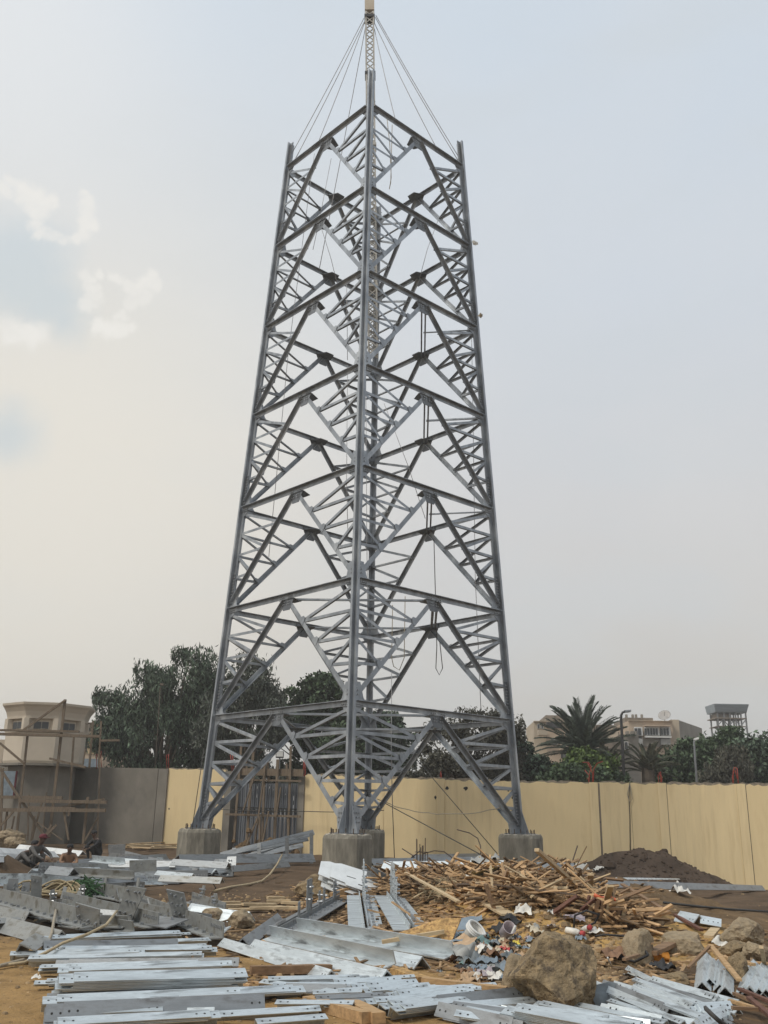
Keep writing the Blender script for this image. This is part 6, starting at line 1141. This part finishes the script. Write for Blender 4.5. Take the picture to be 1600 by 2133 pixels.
for i, (pts, lab) in enumerate([([(655, 320), (640, 430), (600, 740), (560, 1160)], 'long thin rope slanting down left inside the pylon'), ([(690, 330), (665, 460), (652, 520)], 'short thin rope below the top left beam'), ([(668, 470), (690, 540), (702, 590)], 'thin rope from the left beam to the second node'), ([(980, 560), (986, 900), (990, 1200), (1002, 1480)], 'long thin rope hanging beside the right leg'),
                                ([(800, 840), (850, 970), (886, 1080)], 'thin rope slanting right in the middle of the pylon'), ([(762, 760), (764, 1100), (768, 1500)], 'thin rope hanging straight down beside the front leg'), ([(724, 760), (722, 1000), (725, 1120)], 'thin rope hanging left of the front leg'), ([(816, 1400), (815, 1550), (818, 1690)], 'rope end hanging below the wide u shaped loop'),
                                ([(912, 460), (890, 520), (874, 580)], 'thin rope slanting left under the upper right beam'), ([(722, 590), (723, 660), (724, 750)], 'thin short vertical rope left of the mast foot')]):
    tubething('hanging_rope', [U(x, y, Y=38.5) for x, y in pts], .014, 'guy', lab, 'rope', 'ropes hanging inside the pylon')
rag('white plastic bag caught on the right leg near the upper beams', 980, 490, .01, 'white', 90); o = COL.objects[-1]; o.name = 'plastic_bag'; o['category'] = 'plastic bag'; o.location = corner(LEV[6] + .2, 'R') + Vector((.25, -.1, 0)); o.scale = (28, 28, 36); o.rotation_euler = (1.2, 0, .4)
rag('crumpled whitish bag tied to the right leg at mid height', 990, 650, .01, 'cream', 91); o = COL.objects[-1]; o.name = 'plastic_bag'; o['category'] = 'plastic bag'; o.location = corner(LEV[5] + .6, 'R') + Vector((.2, -.15, 0)); o.scale = (18, 18, 50); o.rotation_euler = (1.4, 0, .2)
# ------------------------------------------------------------------ workers
def person(label, P, yaw, top, low, skin, sc_=1.0, lean=.12, cap=None, reach=.0):
    J = dict(pel=(0, 0, .22), sp=(.05, 0, .42), ch=(.05 + lean, 0, .60), nk=(.09 + lean * 1.3, 0, .73), hd=(.13 + lean * 1.5, 0, .87), ht=(.13 + lean * 1.5, 0, .95))
    for s, k in ((1, 'l'), (-1, 'r')): J.update({k + 'sh': (.04 + lean, .18 * s, .66), k + 'el': (.26 + lean + reach * .5, .24 * s, .48), k + 'wr': (.42 + lean + reach, .14 * s, .40 - reach * .4), k + 'hp': (.02, .10 * s, .2), k + 'kn': (.40, .17 * s, .50), k + 'an': (.30, .14 * s, .08), k + 'to': (.46, .15 * s, .04)})
    rad = dict(pel=.14, sp=.125, ch=.14, nk=.05, hd=.095, ht=.07, sh=.065, el=.045, wr=.032, hp=.1, kn=.065, an=.042, to=.04)
    E_ = [('pel', 'sp'), ('sp', 'ch'), ('ch', 'nk'), ('nk', 'hd'), ('hd', 'ht')]
    for k in 'lr': E_ += [('ch', k + 'sh'), (k + 'sh', k + 'el'), (k + 'el', k + 'wr'), ('pel', k + 'hp'), (k + 'hp', k + 'kn'), (k + 'kn', k + 'an'), (k + 'an', k + 'to')]
    ks = list(J); me = bpy.data.meshes.new('body'); me.from_pydata([J[k] for k in ks], [(ks.index(a), ks.index(b)) for a, b in E_], []); o = bpy.data.objects.new('body', me); COL.objects.link(o)
    sk = o.modifiers.new('s', 'SKIN'); sb = o.modifiers.new('u', 'SUBSURF'); sb.levels = sb.render_levels = 1
    for i, k in enumerate(ks): r = rad.get(k) or rad[k[1:]]; me.skin_vertices[0].data[i].radius = (r, r); me.skin_vertices[0].data[i].use_root = k == 'pel'
    bpy.context.view_layer.update(); ev = bpy.data.meshes.new_from_object(o.evaluated_get(bpy.context.evaluated_depsgraph_get())); bpy.data.objects.remove(o)
    V = [tuple(v.co) for v in ev.vertices]; F = [tuple(p.vertices) for p in ev.polygons]; mb = MB(); mb.add(V, F)
    mb.m = []
    for p in ev.polygons:
        c = p.center; hand = (c - Vector(J['lwr'])).length < .07 or (c - Vector(J['rwr'])).length < .07
        mb.m.append(2 if c.z > .70 or hand else (0 if c.z > .36 and c.x < .36 + lean or abs(c.y) > .2 and c.z > .4 and c.x < .3 else 1))
    hx, hz = J['hd'][0], J['hd'][2]
    mb.tube([(hx + .085, 0, hz + .015), (hx + .115, 0, hz - .015)], .016, 5, 2)
    for s in (1, -1):
        mb.tube([(hx, .09 * s, hz + .02), (hx - .01, .105 * s, hz)], .018, 5, 2); w = Vector(J['lwr' if s > 0 else 'rwr'])
        for i in range(5): d = Vector((.07 + .012 * (2 - abs(i - 2)), (i - 2) * .016, -.015)) if i else Vector((.04, -.045 * s, .0)); a = w + Vector((.015, (i - 2) * .012, 0)); mb.tube([a, a + d * .6, a + d + Vector((0, 0, -.022))], .009, 5, 2)
    r = empty('person', P, label, 'person'); r.rotation_euler = (0, 0, yaw); r.scale = (sc_,) * 3; b = mb.build('body', [top, low, skin], None, True, ctr=False); b.parent = r
    if cap: h = MB().lathe((hx - .005, 0, hz + .015), [(.105, 0), (.108, .05), (.085, .095), (.03, .115)], 14).box(T(hx + .09, 0, hz + .03), (0, -.07, 0), (.08, .07, .014)).build('cap', cap, None, True, ctr=False); h.parent = r
    else: h = MB().lathe((hx - .012, 0, hz + .005), [(.092, 0), (.104, .04), (.09, .085), (.04, .11)], 14).build('hair', 'cloth_black', None, True, ctr=False); h.parent = r
    return r
def gp(px, Y, up=0): p = U(px, 1780, Y=Y); return Vector((p.x, p.y, Hs(p.x, p.y) + up))
person('worker in black clothes crouching before the grey plastered wall', gp(206, 36, .12), -2.3, 'cloth_black', 'cloth_black', 'skin_dark', 1.05, .10)
person('worker in a dark red cap bending over the bars at far left', gp(60, 26.5, -.14), -.5, 'cloth_grey', 'cloth_grey', 'skin_dark', 1.0, .22, 'cap_red', .1)
person('worker in tan clothes squatting right of the one in the red cap', gp(112, 27.5, -.18), -2.6, 'cloth_tan', 'cloth_tan', 'skin_dark', 1.0, .16)
person('dark haired worker bending low left of the red cap', gp(32, 26.5, -.38), -.3, 'cloth_grey', 'cloth_black', 'skin_dark', 1.0, .3, None, .1)
person('worker in a reddish brown shirt sitting in the far steel heap', gp(143, 30, -.12), -1.2, 'waste_brown', 'cloth_tan', 'skin_dark', 1.0, .12)
